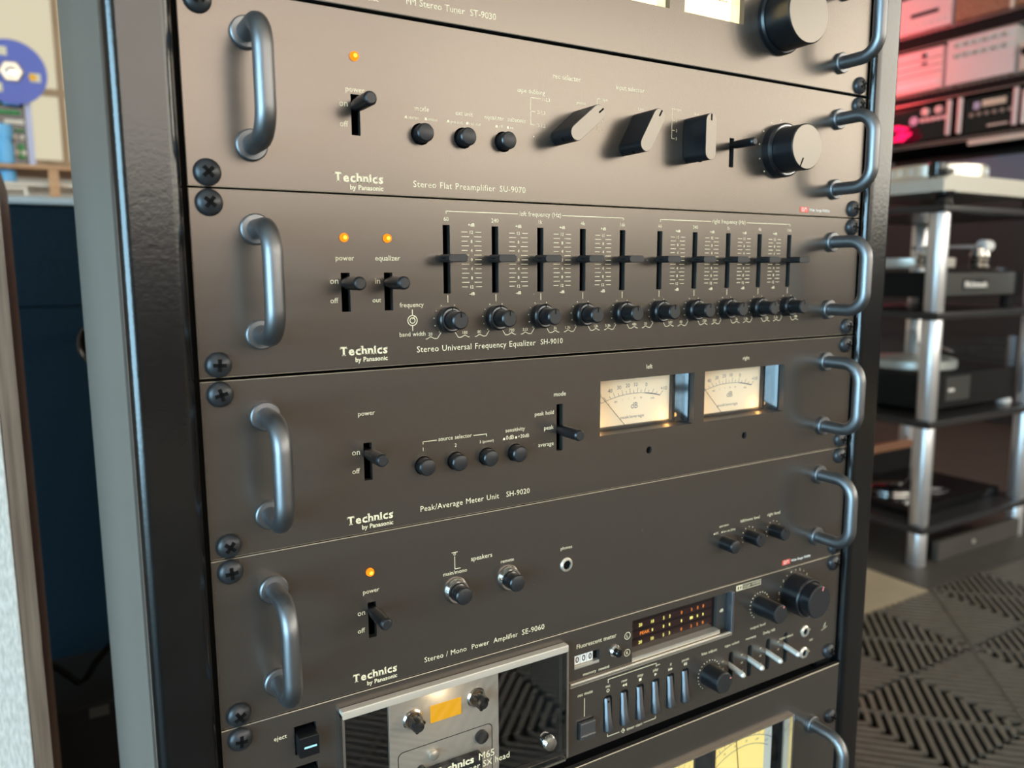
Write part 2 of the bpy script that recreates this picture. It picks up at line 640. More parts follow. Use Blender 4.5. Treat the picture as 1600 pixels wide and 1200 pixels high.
def upright(x0, x1):
    mb = MB()
    mb.wn = True
    r = 6.0
    pts = []
    for cx, a0 in ((x0 + r, pi), (x1 - r, 1.5 * pi)):
        for k in range(9):
            a = a0 + (pi / 2) * k / 8
            pts.append((cx + r * cos(a), -6 + r + r * sin(a)))
    pts += [(x1, 370), (x0, 370)]
    n = len(pts)
    vs = [(x, y, RZ0) for x, y in pts] + [(x, y, RZT) for x, y in pts]
    return mb.add(vs, [list(range(n)), list(range(n, 2 * n))] + [(k, (k + 1) % n, n + (k + 1) % n, n + k) for k in range(n)])


put(rack, 'upright', upright(-29.8, -1.9), 'rack_paint')
put(rack, 'upright', upright(484.2, 513.5), 'rack_paint')
put(rack, 'side_panel', MB().box(-30.6, -29.7, 3, 370, RZ0, RZT), 'side_paint', flat=True)
put(rack, 'side_panel', MB().box(513.4, 514.3, 3, 370, RZ0, RZT), 'side_paint', flat=True)
put(rack, 'mounting_rail', MB().box(-1.9, 15, 5.5, 9, RZ0, RZT), 'chassis', flat=True)
put(rack, 'mounting_rail', MB().box(467.6, 484.2, 5.5, 9, RZ0, RZT), 'chassis', flat=True)
put(rack, 'light_stop_back', MB().box(-1.9, 484.2, 360, 366, RZ0, RZT), 'chassis', flat=True)  # added unseen, keeps stray light out of the rack interior
put(rack, 'top_panel', MB().cbox(-29.8, 513.5, -6, 370, RZT, RZT + 22, 3), 'rack_paint')
put(rack, 'base_panel', MB().cbox(-29.8, 513.5, -6, 370, FLZ + 20, RZ0, 3), 'rack_paint')
for x in (10, 474):
    for y in (30, 330):
        put(rack, 'foot', MB().lathe([(18, 0), (20, 4), (20, 20)], x, y, FLZ, 16, 'z'), 'rubber')


# ------------------------------------------------------------------ shared parts of the audio units
def rect(x0, x1, z0, z1, r=0, n=4):
    if r <= 0:
        return [(x0, z0), (x1, z0), (x1, z1), (x0, z1)]
    pts = []
    for cx, cz, a0 in ((x1 - r, z0 + r, -pi / 2), (x1 - r, z1 - r, 0), (x0 + r, z1 - r, pi / 2), (x0 + r, z0 + r, pi)):
        for k in range(n + 1):
            a = a0 + pi / 2 * k / n
            pts.append((cx + r * cos(a), cz + r * sin(a)))
    return pts


def circ(x, z, r, n=18):
    return [(x + r * cos(2 * pi * k / n), z + r * sin(2 * pi * k / n)) for k in range(n)]


def plate(x0, x1, z0, z1, holes, yf=0.0, th=4.0, ch=.35):
    """front plate with real openings and a worn chamfer around its rim"""
    mb = MB()
    outer = rect(x0 + ch, x1 - ch, z0 + ch, z1 - ch)
    loops = [outer] + holes
    flat = [p for l in loops for p in l]
    tris = tessellate_polygon([[Vector((x, z, 0)) for x, z in l] for l in loops])
    mb.add([(x, yf, z) for x, z in flat], tris, 0)
    mb.add([(x, yf + th, z) for x, z in flat], tris, 2)
    o2 = rect(x0, x1, z0, z1)
    vs = [(x, yf, z) for x, z in outer] + [(x, yf + ch, z) for x, z in o2] + [(x, yf + th, z) for x, z in o2] + [(x, yf + th, z) for x, z in outer]
    for r in range(3):
        for k in range(4):
            mb.add([vs[r * 4 + k], vs[r * 4 + (k + 1) % 4], vs[r * 4 + 4 + (k + 1) % 4], vs[r * 4 + 4 + k]], [(0, 1, 2, 3)], 1 if r == 0 else 0)
    for h in holes:
        n = len(h)
        mb.add([(x, yf, z) for x, z in h] + [(x, yf + th, z) for x, z in h], [(k, (k + 1) % n, n + (k + 1) % n, n + k) for k in range(n)], 2)
    # weld so that normals come out right
    seen, mp, nv = {}, [], []
    for p in mb.v:
        kk = (round(p[0], 3), round(p[1], 3), round(p[2], 3))
        if kk not in seen:
            seen[kk] = len(nv)
            nv.append(p)
        mp.append(seen[kk])
    mb.v = nv
    mb.f = [[mp[i] for i in f] for f in mb.f]
    return mb


def unit(name, label, z0, z1, holes, cat='audio unit', yf=0.0, depth=320, chassis_y=15):
    t = thing(name, label, cat, (241.3, 0, z0))
    put(t, 'faceplate', plate(0.4, 482.2, z0, z1, holes, yf), ['panel', 'worn_edge', 'panel_hole'], flat=True)
    put(t, 'chassis', MB().box(18, 464.5, chassis_y, depth, z0 + 3, z1 - 3), 'chassis', flat=True)
    # folded skirt closes the gap between the plate and the chassis
    put(t, 'skirt', MB().box(18, 464.5, 4, chassis_y, z1 - 5, z1 - 3.6).box(18, 464.5, 4, chassis_y, z0 + 3.6, z0 + 5)
        .box(18, 19.5, 4, chassis_y, z0 + 5, z1 - 5).box(463, 464.5, 4, chassis_y, z0 + 5, z1 - 5), 'chassis', flat=True)
    return t


def screw(t, x, z, y=0.0, a=None):
    dome = [(6.25, 0), (6.25, -.5)] + [(6.25 * cos(u), -.5 - 3.6 * sin(u)) for u in [pi / 2 * k / 8 for k in range(1, 7)]] + [(2.0, -4.05)]
    s = put(t, 'rack_screw', MB().lathe(dome, n=28), 'screw', (x, y, z), 'screw')
    a = random.uniform(0, pi / 2) if a is None else a
    mb = MB()
    for k in range(2):
        mb.box(-3.0 if k == 0 else -.9, 3.0 if k == 0 else .9, -4.15, -3.0, -.9 if k == 0 else -3.0, .9 if k == 0 else 3.0)
    put(s, 'cross_recess', mb, 'hole', (x, y, z), 'cross', True, (0, a, 0))


def four_screws(t, z0, z1, y=0.0, off=6.3):
    for x in (9.2, 473.2):
        screw(t, x, z0 + off, y)
        screw(t, x, z1 - off, y)


def handle(t, x, zc, y=0.0, half=25.0, proud=30.0, r=4.6):
    pts = []
    br = 13
    pts.append((0, -1.5, half))
    pts.append((0, -proud + br, half))
    for k in range(1, 8):
        a = pi / 2 * k / 8
        pts.append((0, -proud + br - br * sin(a), half - br + br * cos(a)))
    pts.append((0, -proud, half - br))
    pts += [(p[0], p[1], -p[2]) for p in reversed(pts)]
    h = put(t, 'handle', MB().tube(pts, r, 20), 'handle', (x, y, zc), 'handle%g' % half)
    for s in (-1, 1):
        put(h, 'flange', MB().lathe([(7.3, 0), (7.3, -2.2), (6.7, -2.9), (4.9, -3.0)], n=28), 'handle', (x, y, zc + s * half), 'flange')
    return h


def lever(t, x, z, r=3.4, L=21.5, tilt=0.0, key='lever'):
    o = put(t, 'lever_switch', MB().lathe([(r * .62, 9), (r * .72, 0), (r * .95, -4), (r, -9), (r, -L + 1), (r - .7, -L)], n=24), 'black_knob', (x, 0, z), key, rot=(tilt, 0, 0))
    put(o, 'lever_tip', MB().lathe([(r - .55, -L - .02), (r - 1.0, -L - .35)], n=24), 'knob_cap_dark', (x, 0, z), key + 'tip')
    return o


def led(t, x, z):
    o = put(t, 'led', MB().lathe([(2.25, 1), (2.25, -.6), (2.0, -1.5), (1.3, -2.1), (.5, -2.35)], n=20), 'led', (x, 0, z), 'led')
    put(o, 'led_core', MB().lathe([(1.1, -2.0), (.9, -2.5), (.3, -2.75)], n=14), 'led_core', (x, 0, z), 'ledc')


def button(t, x, z, r=4.7, p=7.0, collar=None, name='push_button'):
    o = put(t, name, MB().lathe([(r, 8), (r, -p + .8), (r - .7, -p)], n=28), 'black_knob', (x, 0, z), 'btn%g_%g' % (r, p))
    put(o, 'button_cap', MB().lathe([(r - .5, -p - .02), (r - 1.0, -p - .3)], n=28), 'knob_cap_dark', (x, 0, z), 'btnc%g_%g' % (r, p))
    if collar:
        put(o, 'collar', MB().ring(r + .35, collar, -3.2, 0).lathe([(collar, 0), (collar, -.1)], n=28) if False else
            MB().add(*ring_cone(r + .35, collar, 3.4)), 'chrome', (x, 0, z), 'collar%g' % collar)
    return o


def ring_cone(r0, r1, h, n=32):
    prof = [(r0, 0), (r0, -h), (r0 + (r1 - r0) * .45, -h), (r1, -h * .35), (r1, 0)]
    vs, fs = [], []
    for r, t in prof:
        for k in range(n):
            a = 2 * pi * k / n
            vs.append((r * cos(a), t, r * sin(a)))
    for j in range(len(prof)):
        for k in range(n):
            jj = (j + 1) % len(prof)
            fs.append((j * n + k, j * n + (k + 1) % n, jj * n + (k + 1) % n, jj * n + k))
    return vs, fs


def knob(t, x, z, r, p, cap='knob_cap_dark', y0=0.0, ang=0.0, mark='hole', name='knob', taper=.0, ml=None, mw=.55, rim=True, parent=None):
    """turned knob with a cap disc and a pointer notch; ang turns the pointer clockwise from straight up"""
    key = '%s%g_%g_%g' % (name, r, p, y0)
    o = put(parent or t, name, MB().lathe([(r, y0), (r, y0 - .3), (r * (1 - taper), -p + .6), (r * (1 - taper) - .6, -p)], n=40), 'black_knob', (x, 0, z), key)
    rc = r * (1 - taper)
    put(o, 'knob_cap', MB().lathe([(rc - .5, -p - .02), (rc - .8, -p - .25)], n=40), cap, (x, 0, z), key + 'c' + cap)
    ml = ml or r * .42
    put(o, 'pointer', MB().box(-mw, mw, -p - .35, -p - .1, rc - ml - .5, rc - .6), mark, (x, 0, z), key + 'p%g%s' % (ml, mark), True, (0, ang, 0))
    return o


def lettering(t, s, x0, z, x1=None, h=None, mat='print', align='l', space=1.0, y=-.06, bold=0.0, name='lettering'):
    return put(t, name, MB().text(s, x0, z, x1, h, y, align, 0, space, bold), mat, flat=True, recalc=False)


def logo(t, x0, x1, z, h, y=-.06, mat='print'):
    """slab-serif maker's name with the smaller line under it"""
    word = 'Technics'
    gl = []
    x = 0.0
    for ch in word:
        vs, fs, wd, cap = text_geo(ch, 1.0, 0.028)
        gl.append((ch, x, vs, fs, wd))
        x += wd + .085
    tot = x - .085
    sx, sz = (x1 - x0) / tot, h / .729
    mb = MB()

    def slab(a0, a1, b0, b1):
        mb.add([(x0 + a * sx, y, z + b * sz) for a, b in ((a0, b0), (a1, b0), (a1, b1), (a0, b1))], [(0, 1, 2, 3)])
    for ch, ox, vs, fs, wd in gl:
        mb.add([(x0 + (a + ox) * sx, y, z + b * sz) for a, b in vs], fs)
        e, sh = .055, .07
        ymin = min(v[1] for v in vs)
        top = max(v[1] for v in vs)
        if ch == 'T':
            c = ox + wd / 2
            slab(c - .15, c + .15, ymin, ymin + sh)
            slab(ox, ox + .06, top - .2, top)
            slab(ox + wd - .06, ox + wd, top - .2, top)
        elif ch in 'hn':
            for c in (ox + .055, ox + wd - .055):
                slab(c - .055 - e, c + .055 + e, ymin, ymin + sh)
            slab(ox - e, ox + .06, top - sh, top)
        elif ch == 'i':
            c = ox + wd / 2
            slab(c - .055 - e, c + .055 + e, ymin, ymin + sh)
            slab(c - .055 - e, c + .03, .47, .54)
        elif ch in 'cs':
            slab(ox + wd - .055, ox + wd, .34, .53)
    put(t, 'maker_lettering', mb, mat, flat=True, recalc=False)
    lettering(t, 'by Panasonic', x0 + (x1 - x0) * .315, z - 3.7, x1, mat=mat, y=y, bold=.018, name='maker_lettering')


def fidelity_badge(t, x, z):
    put(t, 'red_badge', MB().box(x - 4.3, x + 4.3, -.25, .1, z - 1.9, z + 1.9), 'red_print', flat=True)
    b = MB()
    for a in (0, 1):
        b.ring2(x + (-1.3 if a == 0 else 1.3), z, 1.0, 1.5, -.3, R(90 if a == 0 else -40), R(270 if a == 0 else 220))
        b.bar2(x + (-1.3 if a == 0 else -.9), z - 1.4, x + (1.6 if a else -1.3), z + 1.4, .4, -.3)
    put(t, 'badge_mark', b, 'print_white', flat=True, recalc=False)
    lettering(t, 'Wide Range Fidelity', x + 5.6, z - .9, x + 28.5, 1.9, mat='print_white', bold=.015)


def tri_marks(t, mb, x, z, w=1.6, h=1.3):
    mb.poly2([(x - w / 2, z), (x + w / 2, z), (x + w * .3, z + h), (x - w * .3, z + h)], -.06)


def slot(xc, ztop, h=19.8, wd=4.7):
    return rect(xc - wd / 2, xc + wd / 2, ztop - h, ztop)


# ------------------------------------------------------------------ tuner (only its lower edge shows)
Z0, Z1 = 89.9, 177.6
tu = unit('stereo_tuner', 'top unit in the rack with glowing dial windows and a big tuning knob', Z0, Z1,
          [rect(200, 286, 121.2, 160), rect(298.4, 350.5, 121.2, 160)], 'tuner')
four_screws(tu, Z0, Z1)
handle(tu, 29.5, Z0 + 44.4)
handle(tu, 450.5, Z0 + 44.4)
for x0, x1 in ((200, 286), (298.4, 350.5)):
    put(tu, 'window_liner', MB().box(x0 - 1, x0, 4, 14, 120, 161).box(x1 - .1, x1 + 1, 4, 14, 120, 161)
        .box(x0, x1, 4, 14, 119.8, 121).box(x0, x1, 4, 14, 160.2, 161), 'alu', flat=True)
    d = put(tu, 'dial', MB().box(x0, x1, 12, 13, 121, 160.4), 'dial_glow', flat=True)
    mb = MB()
    for k in range(15):
        xx = x0 + 4 + (x1 - x0 - 8) * k / 14
        mb.bar2(xx, 138, xx, 142 if k % 2 else 145, .5, 11.9)
    mb.bar2(x0 + 3, 138, x1 - 3, 138, .5, 11.9)
    put(d, 'dial_scale', mb, 'print_grey', flat=True, recalc=False)
kx, kz = ap(414.0, 138.7, -24)
knob(tu, kx, kz, 19.5, 24, 'knob_cap', -4, R(20), name='tuning_knob')
put(tu, 'knob_skirt', MB().lathe([(21.5, 0), (21.5, -3), (20.5, -4.5)], n=40), 'black_knob', (kx, 0, kz))
lettering(tu, 'FM Stereo Tuner  ST-9030', 110, 95.6, 162.4)
logo(tu, 69.2, 95, 98.0, 4.6)

# ------------------------------------------------------------------ preamplifier
Z0, Z1 = 0.4, 88.1
HX = 81.2
pre = unit('preamplifier', 'preamplifier with slanted selector bars and a large volume knob, second unit from top', Z0, Z1,
           [slot(HX, 48.6), slot(343.2, 48.4, 19, 4.2)] + [circ(x, 32.3, 5.6) for x in (116.5, 141.5, 166.5)], 'amplifier')
four_screws(pre, Z0, Z1)
handle(pre, 29.5, 45.1)
handle(pre, 450.5, 45.1)
led(pre, 81.3, 66.6)
lever(pre, HX, 43.0)
for x in (116.5, 141.5, 166.5):
    button(pre, x, 32.3)
lettering(pre, 'power', 76.4, 49.6, 86.4)
lettering(pre, 'on', 72.9, 42.3, 77.2)
lettering(pre, 'off', 72.9, 32.6, 77.2)
lettering(pre, 'mode', 113.4, 44.0, 121.4)
lettering(pre, 'ext unit', 137.0, 44.0, 147.4)
lettering(pre, 'equalizer  subsonic', 154.6, 43.6, 181)
mk = MB()
for x, s in ((108.3, 'stereo'), (119.5, 'mono'), (132.6, 'pre out'), (144.0, 'rec out'), (162.3, 'off'), (169.5, 'on')):
    tri_marks(pre, mk, x, 39.6)
    mk.text(s, x + 1.4, 39.6, h=1.7)
put(pre, 'switch_marks', mk, 'print', flat=True, recalc=False)
logo(pre, 69.0, 94.8, 6.0, 4.6)
lettering(pre, 'Stereo Flat Preamplifier', 111.6, 5.2, 161.0, space=1.08)
lettering(pre, 'SU-9070', 164.0, 5.2, 180.8, space=1.05)
lettering(pre, 'tape dubbing', 175.6, 60.0, 194)
lettering(pre, 'rec selector', 199.5, 70.0, 218.9)
lettering(pre, 'input selector', 245.2, 69.0, 266.8)
mk = MB()
mk.bar2(184.4, 57.8, 184.4, 43.2, .35, -.06)
for z, t_ in ((57.8, '1-2,3'), (50.4, '2-1,3'), (43.2, '3-1,2')):
    mk.bar2(184.4, z, 191.5 if z > 55 else 187.5, z, .35, -.06)
    mk.text(t_, 192.5 if z > 55 else 189.0, z - 1.0, h=2.0)
put(pre, 'dubbing_marks', mk, 'print', flat=True, recalc=False)
for x in (231.0, 290.0):
    mk = MB().bar2(x, 62, x, 44, .35, -.06)
    for z, t_ in ((62, 'tape'), (55, '1'), (49, '2'), (44, '3')):
        mk.bar2(x, z, x + 2.5, z, .35, -.06)
        mk.text(t_, x + 3.4, z - .8, h=1.8)
    put(pre, 'selector_marks', mk, 'print', flat=True, recalc=False)
for t_, x, z in (('phono', 216, 57.5), ('tuner', 262, 58.5), ('aux', 309, 60)):
    lettering(pre, t_, x, z, h=1.9)


def selector(x, z, ang):
    pts = []
    hw, hl = 4.5, 9.6
    for s in (1, -1):
        for k in range(9):
            a = (0 if s > 0 else pi) + pi * k / 8
            pts.append((hw * cos(a), s * hl + hw * sin(a)))
    o = put(pre, 'selector_knob', MB().prism(pts, -19.6, -.6), 'black_knob', (x, 0, z), 'sel', rot=(0, ang, 0))
    put(o, 'knob_cap', MB().prism([(a * .94, b * .98) for a, b in pts], -20.1, -19.5), 'knob_cap', (x, 0, z), 'selc')
    put(o, 'pointer', MB().box(-.45, .45, -20.3, -19.9, hl, hl + 3.9), 'hole', (x, 0, z), 'selp', True)
    put(o, 'set_screw', MB().lathe([(1.2, -hl - hw - .15), (1.2, -hl - hw + 1)], 0, -11, 0, 10, 'z'), 'hole', (x, 0, z), 'sels')


selector(210.0, 43.4, R(51))
selector(257.2, 43.4, R(30))
selector(304.3, 43.4, 0)
lever(pre, 343.2, 43.6, 2.7, 20, key='lever_small')
vr = put(pre, 'volume_ring', MB().lathe([(18.2, 0), (18.2, -5.5), (17.2, -6.5), (15.6, -6.6)], n=48), 'black_knob', (390, 0, 43.3))
put(vr, 'ring_line', MB().ring(16.0, 16.7, -6.9, -6.5), 'knob_rim', (390, 0, 43.3))
knob(pre, 390, 43.3, 15.2, 23, 'knob_cap', -6.6, R(205), name='volume_knob')
mk = MB()
for k in range(11):
    a = R(225 - 27 * k)
    mk.disc2(390 + 20.6 * cos(a), 43.3 + 20.6 * sin(a), .5, -.06)
put(pre, 'volume_marks', mk, 'print', flat=True, recalc=False)
fidelity_badge(pre, 418.3, 4.4)

# ------------------------------------------------------------------ graphic equalizer
Z0, Z1 = -88.4, -0.5
SX = [130.35 + 30.33 * k for k in range(5)] + [282.0 + 30.5 * k for k in range(5)]
eq = unit('graphic_equalizer', 'frequency equalizer with ten slider controls over ten small knobs', Z0, Z1,
          [slot(73, -39.2), slot(96.2, -39.2)] + [rect(x - 2.15, x + 2.15, -50.8, -13.9) for x in SX], 'equalizer')
four_screws(eq, Z0, Z1)
handle(eq, 29.5, -43.5)
handle(eq, 450.5, -43.3)
led(eq, 72.9, -21.6)
led(eq, 96.1, -21.6)
lever(eq, 73, -44.4)
lever(eq, 96.2, -44.4)
lettering(eq, 'power', 68.3, -33.0, 77.9)
lettering(eq, 'equalizer', 89.3, -33.0, 103.1)
lettering(eq, 'on', 64.9, -44.7, 69.2)
lettering(eq, 'off', 64.7, -54.4, 68.9)
lettering(eq, 'in', 89.0, -44.9, 91.6)
lettering(eq, 'out', 87.2, -54.5, 91.9)
lettering(eq, 'frequency', 102.2, -57.5, 116.1)
lettering(eq, 'band width', 101.8, -73.1, 116.8)
mk = MB()
mk.ring2(109.4, -64.7, 2.5, 2.95, -.06).ring2(109.4, -64.7, 1.25, 1.7, -.06)
mk.bar2(109.4, -58.8, 109.4, -62.0, .4, -.06).bar2(109.4, -67.6, 109.4, -70.4, .4, -.06).bar2(109.4, -64, 110.6, -62.6, .4, -.06)
put(eq, 'knob_symbol', mk, 'print', flat=True, recalc=False)
logo(eq, 68.7, 94.6, -81.3, 4.6)
lettering(eq, 'Stereo Universal Frequency Equalizer', 111.6, -82.0, 187.6, space=1.05)
lettering(eq, 'SH-9010', 191.2, -81.8, 207.0, space=1.03)
FR = ['60', '240', '1k', '4k', '16k']
LO = ['20', '80', '333', '1.3k', '5.3k']
HI = ['180', '720', '3k', '12k', '48k']
for s, x0, x1, tx0, tx1, word in ((0, 130.4, 252.2, 177.0, 205.4, 'left frequency (Hz)'), (1, 282.2, 404.2, 327.8, 358.8, 'right frequency (Hz)')):
    for q0, q1, qe in ((x0, tx0 - 1, x0), (tx1 + 1, x1, x1)):
        put(eq, 'bracket_line', MB().bar2(q0, -6.6, q1, -6.6, .4, -.06).bar2(qe, -6.4, qe, -8.0, .4, -.06), 'print', flat=True, recalc=False)
    lettering(eq, word, tx0, -7.6, tx1)
for i, x in enumerate(SX):
    lettering(eq, FR[i % 5], x, -11.8, h=2.3, align='c')
    if i % 5 < 4:
        mk = MB()
        xc = x + 15.4
        for k in range(13):
            z = -17.4 - 2.49 * k
            if k % 2 == 0:
                mk.text(str(abs(12 - 2 * k)), xc, z - .9, h=1.8, align='c', bold=.01)
            for s in (-1, 1):
                a, b = (2.5, 6.2) if k % 2 == 0 else (1.6, 6.2)
                if k == 6:
                    a = 2.0
                mk.bar2(xc + s * a, z, xc + s * b, z, .32, -.06)
        mk.text('+dB', xc, -14.3, h=1.8, align='c', bold=.02).text('-dB', xc, -51.9, h=1.8, align='c', bold=.02)
        put(eq, 'decibel_scale', mk, 'print', flat=True, recalc=False)
    # slider cap
    mb = MB()
    oct_ = [(-5.9, -1.1), (-4.9, -2.1), (4.9, -2.1), (5.9, -1.1), (5.9, 1.1), (4.9, 2.1), (-4.9, 2.1), (-5.9, 1.1)]
    mb.prism(oct_, -13.6, -3.0).prism([(a * .93, b * .86) for a, b in oct_], -14.1, -13.5)
    mb.box(-1.4, 1.4, -4, 9, -1.2, 1.2)
    c = put(eq, 'slider_cap', mb, 'black_knob', (x, 0, -31.8), 'slider')
    put(c, 'slider_face', MB().prism([(a * .93, b * .82) for a, b in oct_], -14.3, -14.05), 'knob_cap_dark', (x, 0, -31.8), 'sliderf', True)
    put(c, 'groove', MB().box(-6.0, 6.0, -10.5, -6.5, -.3, .3), 'hole', (x, 0, -31.8), 'sliderg', True)
    # concentric knob
    g = put(eq, 'bandwidth_ring', MB().lathe([(7.1, 0), (7.1, -4.6), (6.4, -5.4), (4.9, -5.4)], n=36), 'black_knob', (x + .3, 0, -64.8), 'bw')
    put(g, 'ring_line', MB().ring(5.4, 6.1, -5.6, -5.3), 'knob_rim', (x + .3, 0, -64.8), 'bwl')
    put(g, 'ring_notch', MB().box(-.3, .3, -5.7, -5.3, 5.3, 6.9), 'hole', (x + .3, 0, -64.8), 'bwn', True)
    knob(eq, x + .3, -64.8, 4.75, 15.5, 'knob_cap_dark', -5, 0, name='frequency_knob', ml=2.6, mw=.33)
    mk = MB()
    mk.bar2(x + .3, -51.6, x + .3, -55.6, .4, -.06)
    for k in range(11):
        a = R(230 - 28 * k)
        if k != 5:
            mk.disc2(x + .3 + 8.6 * cos(a), -64.8 + 8.6 * sin(a), .33, -.06, 6)
    for s, tx in ((-1, LO[i % 5]), (1, HI[i % 5])):
        xa = x + s * 4.3
        mk.bar2(xa, -71.9, x + s * 6.4, -75.0, .35, -.06).bar2(x + s * 6.4, -75.0, x + s * 8.2, -75.0, .35, -.06)
        for u, v, p, q in ((8.2, -75, 10.2, -74), (10.2, -74, 10.7, -73.9), (10.7, -73.9, 12.6, -75), (12.6, -75, 13.4, -75)):
            mk.bar2(x + s * u, v, x + s * p, q, .35, -.06)
        mk.text(tx, x + s * 10.6, -73.3, h=1.8, align='c')
    put(eq, 'knob_marks', mk, 'print', flat=True, recalc=False)

# ------------------------------------------------------------------ peak meter unit
Z0, Z1 = -177.6, -89.9
W1, W2 = (235.9, 315.6), (325.2, 405.2)
WZ0, WZ1 = -142.3, -107.3
mu = unit('meter_unit', 'level meter unit with two amber lit needle meters side by side', Z0, Z1,
          [slot(82, -128.3, 20.4), rect(202.7, 207.3, -147.7, -118.8), rect(*W1, WZ0, WZ1), rect(*W2, WZ0, WZ1), circ(276.6, -156.2, 2.5), circ(365.6, -156.3, 2.5)]
          + [circ(x, -144.9, 5.3) for x in (114, 134, 154, 173.4)], 'meter unit', chassis_y=19)
four_screws(mu, Z0, Z1)
handle(mu, 29.5, -133.6)
handle(mu, 450.8, -133.0)
lever(mu, 82, -133.8)
lever(mu, 205, -134.6)
for x in (114, 134, 154, 173.4):
    button(mu, x, -144.9, 4.8, 6.3)
lettering(mu, 'power', 77.3, -113.6, 86.6)
lettering(mu, 'on', 73.3, -134.2, 77.6)
lettering(mu, 'off', 73.1, -144.2, 77.3)
logo(mu, 69.3, 95.2, -171.5, 4.6)
lettering(mu, 'Peak/Average Meter Unit', 111.6, -171.1, 162.0, space=1.06)
lettering(mu, 'SH-9020', 167.0, -171.1, 183.3, space=1.04)
lettering(mu, 'source selector', 123.4, -132.3, 144.4)
mk = MB()
mk.bar2(114, -131.6, 122.4, -131.6, .4, -.06).bar2(145.4, -131.6, 154, -131.6, .4, -.06).bar2(114, -131.5, 114, -133, .4, -.06).bar2(154, -131.5, 154, -133, .4, -.06)
mk.text('1', 114, -136.8, h=2.1, align='c').text('2', 134, -136.8, h=2.1, align='c').text('3 (power)', 149.4, -136.6, 158.6)
tri_marks(mu, mk, 165.7, -136.6)
tri_marks(mu, mk, 173.9, -136.6)
mk.text('0dB', 167.0, -136.6, 172.4).text('+20dB', 175.2, -136.6, 183)
put(mu, 'switch_marks', mk, 'print', flat=True, recalc=False)
lettering(mu, 'sensitivity', 166.7, -132.2, 180.1)
lettering(mu, 'mode', 200.8, -113.8, 209.5)
lettering(mu, 'peak hold', 187.1, -124.5, 200.6)
lettering(mu, 'peak', 193.7, -133.7, 200.6)
lettering(mu, 'average', 189.5, -143.7, 200.6)
lettering(mu, 'left', 273.0, -101.8, 278.0)
lettering(mu, 'right', 361.4, -101.5, 367.8)
for x0, x1 in (W1, W2):
    m = put(mu, 'meter_housing', MB().box(x1, x1 + 2, 4, 17, WZ0 - 2, WZ1 + 2).box(x0 - 2, x0, 4, 17, WZ0 - 2, WZ1 + 2)
            .box(x0, x1, 4, 17, WZ0 - 2, WZ0 - .1).box(x0, x1, 4, 17, WZ1 + .1, WZ1 + 2), 'panel_hole', flat=True)
    wg = [(x1 - 1.2, 4.6), (x1 - .1, 4.6), (x1 - .1, 15.5), (x1 - 6.2, 15.5), (x1 - 6.2, 13.5)]
    put(m, 'bezel_slope', MB().add([(a, b, z) for z in (WZ0 + .4, WZ1 - .4) for a, b in wg],
                                   [(0, 1, 2, 3, 4), (5, 6, 7, 8, 9)] + [(k, (k + 1) % 5, 5 + (k + 1) % 5, 5 + k) for k in range(5)]), 'gloss_black', flat=True)
    put(m, 'inner_frame', MB().box(x1 - 8.4, x1 - 6.2, 12.5, 15.5, WZ0, WZ1).box(x0, x0 + 1.2, 12.5, 15.5, WZ0, WZ1)
        .box(x0 + 1.2, x1 - 8.4, 12.5, 15.5, WZ0, WZ0 + 1.6), 'dark_plastic', flat=True)
    f = put(m, 'meter_face', MB().box(x0, x1, 16, 16.8, WZ0, WZ1), 'meter_face', flat=True)
    xm = (x0 + x1) / 2 - 1.5
    px, pz, ax, az, rad = x0 + 40.1, -149.0, x0 + 40.4, -205.2, 85.0
    yy = 15.9

    def on_arc(deg, extra=0.0):
        """point of the flat scale arc met by a needle at this angle, pushed outwards by extra"""
        dx, dz = cos(R(deg)), sin(R(deg))
        ox, oz = px - ax, pz - az
        bq = ox * dx + oz * dz
        t = -bq + math.sqrt(bq * bq - (ox * ox + oz * oz - rad * rad)) + extra
        return px + dx * t, pz + dz * t
    mk = MB()
    for k in range(36):
        d0, d1 = 138 - 90 * k / 36, 138 - 90 * (k + 1) / 36
        mk.bar2(*on_arc(d0), *on_arc(d1), .3 if d0 > 72 else .75, yy)
    for k in range(16):
        d = 138 - 6 * k
        if d < 47:
            continue
        mk.bar2(*on_arc(d), *on_arc(d, 3.6 if k % 2 else 2.3), .3, yy)
    for d, q in ((136, '50'), (123, '40'), (111, '30'), (99, '20'), (87, '10'), (71.6, '0'), (47.5, '+10')):
        u, v = on_arc(d, 4.6)
        mk.text(q, u, v, h=2.7, y=yy, align='c')
    for d, q in ((132, '0'), (122, '.003'), (111, '.1'), (99, '1'), (88, '10'), (76, '50'), (56, '1000')):
        u, v = on_arc(d, -3.0)
        mk.text(q, u, v - .8, h=1.25, y=yy, align='c')
    mk.text('dB', xm - 3.5 + 6, -130.4, h=4.2, y=yy, align='c').text('peak/average', xm - 9.5, -136.8, xm + 11, h=2.2, y=yy)
    put(f, 'meter_scale', mk, 'print_grey', flat=True, recalc=False)
    put(m, 'needle', MB().tube([(x0 + 12.3, 14.6, -120.3), (x0 + 32.6, 14.6, -141.7)], .17, 6), 'black_print')
    put(m, 'meter_glass', MB().box(x0, x1, 6.2, 6.6, WZ0, WZ1), 'clear', flat=True)
    for lx in (x0 + 7, x1 - 14):
        ld = bpy.data.lights.new('meter_lamp', 'POINT')
        ld.energy = .0035
        ld.color = (1.0, .50, .14)
        ld.shadow_soft_size = .0015
        lo = bpy.data.objects.new('meter_lamp', ld)
        COL.objects.link(lo)
        lo.parent = m
        pl = LOC[m.name]
        lo.location = ((lx - pl[0]) / 1000, (11.0 - pl[1]) / 1000, (WZ0 + 3.2 - pl[2]) / 1000)
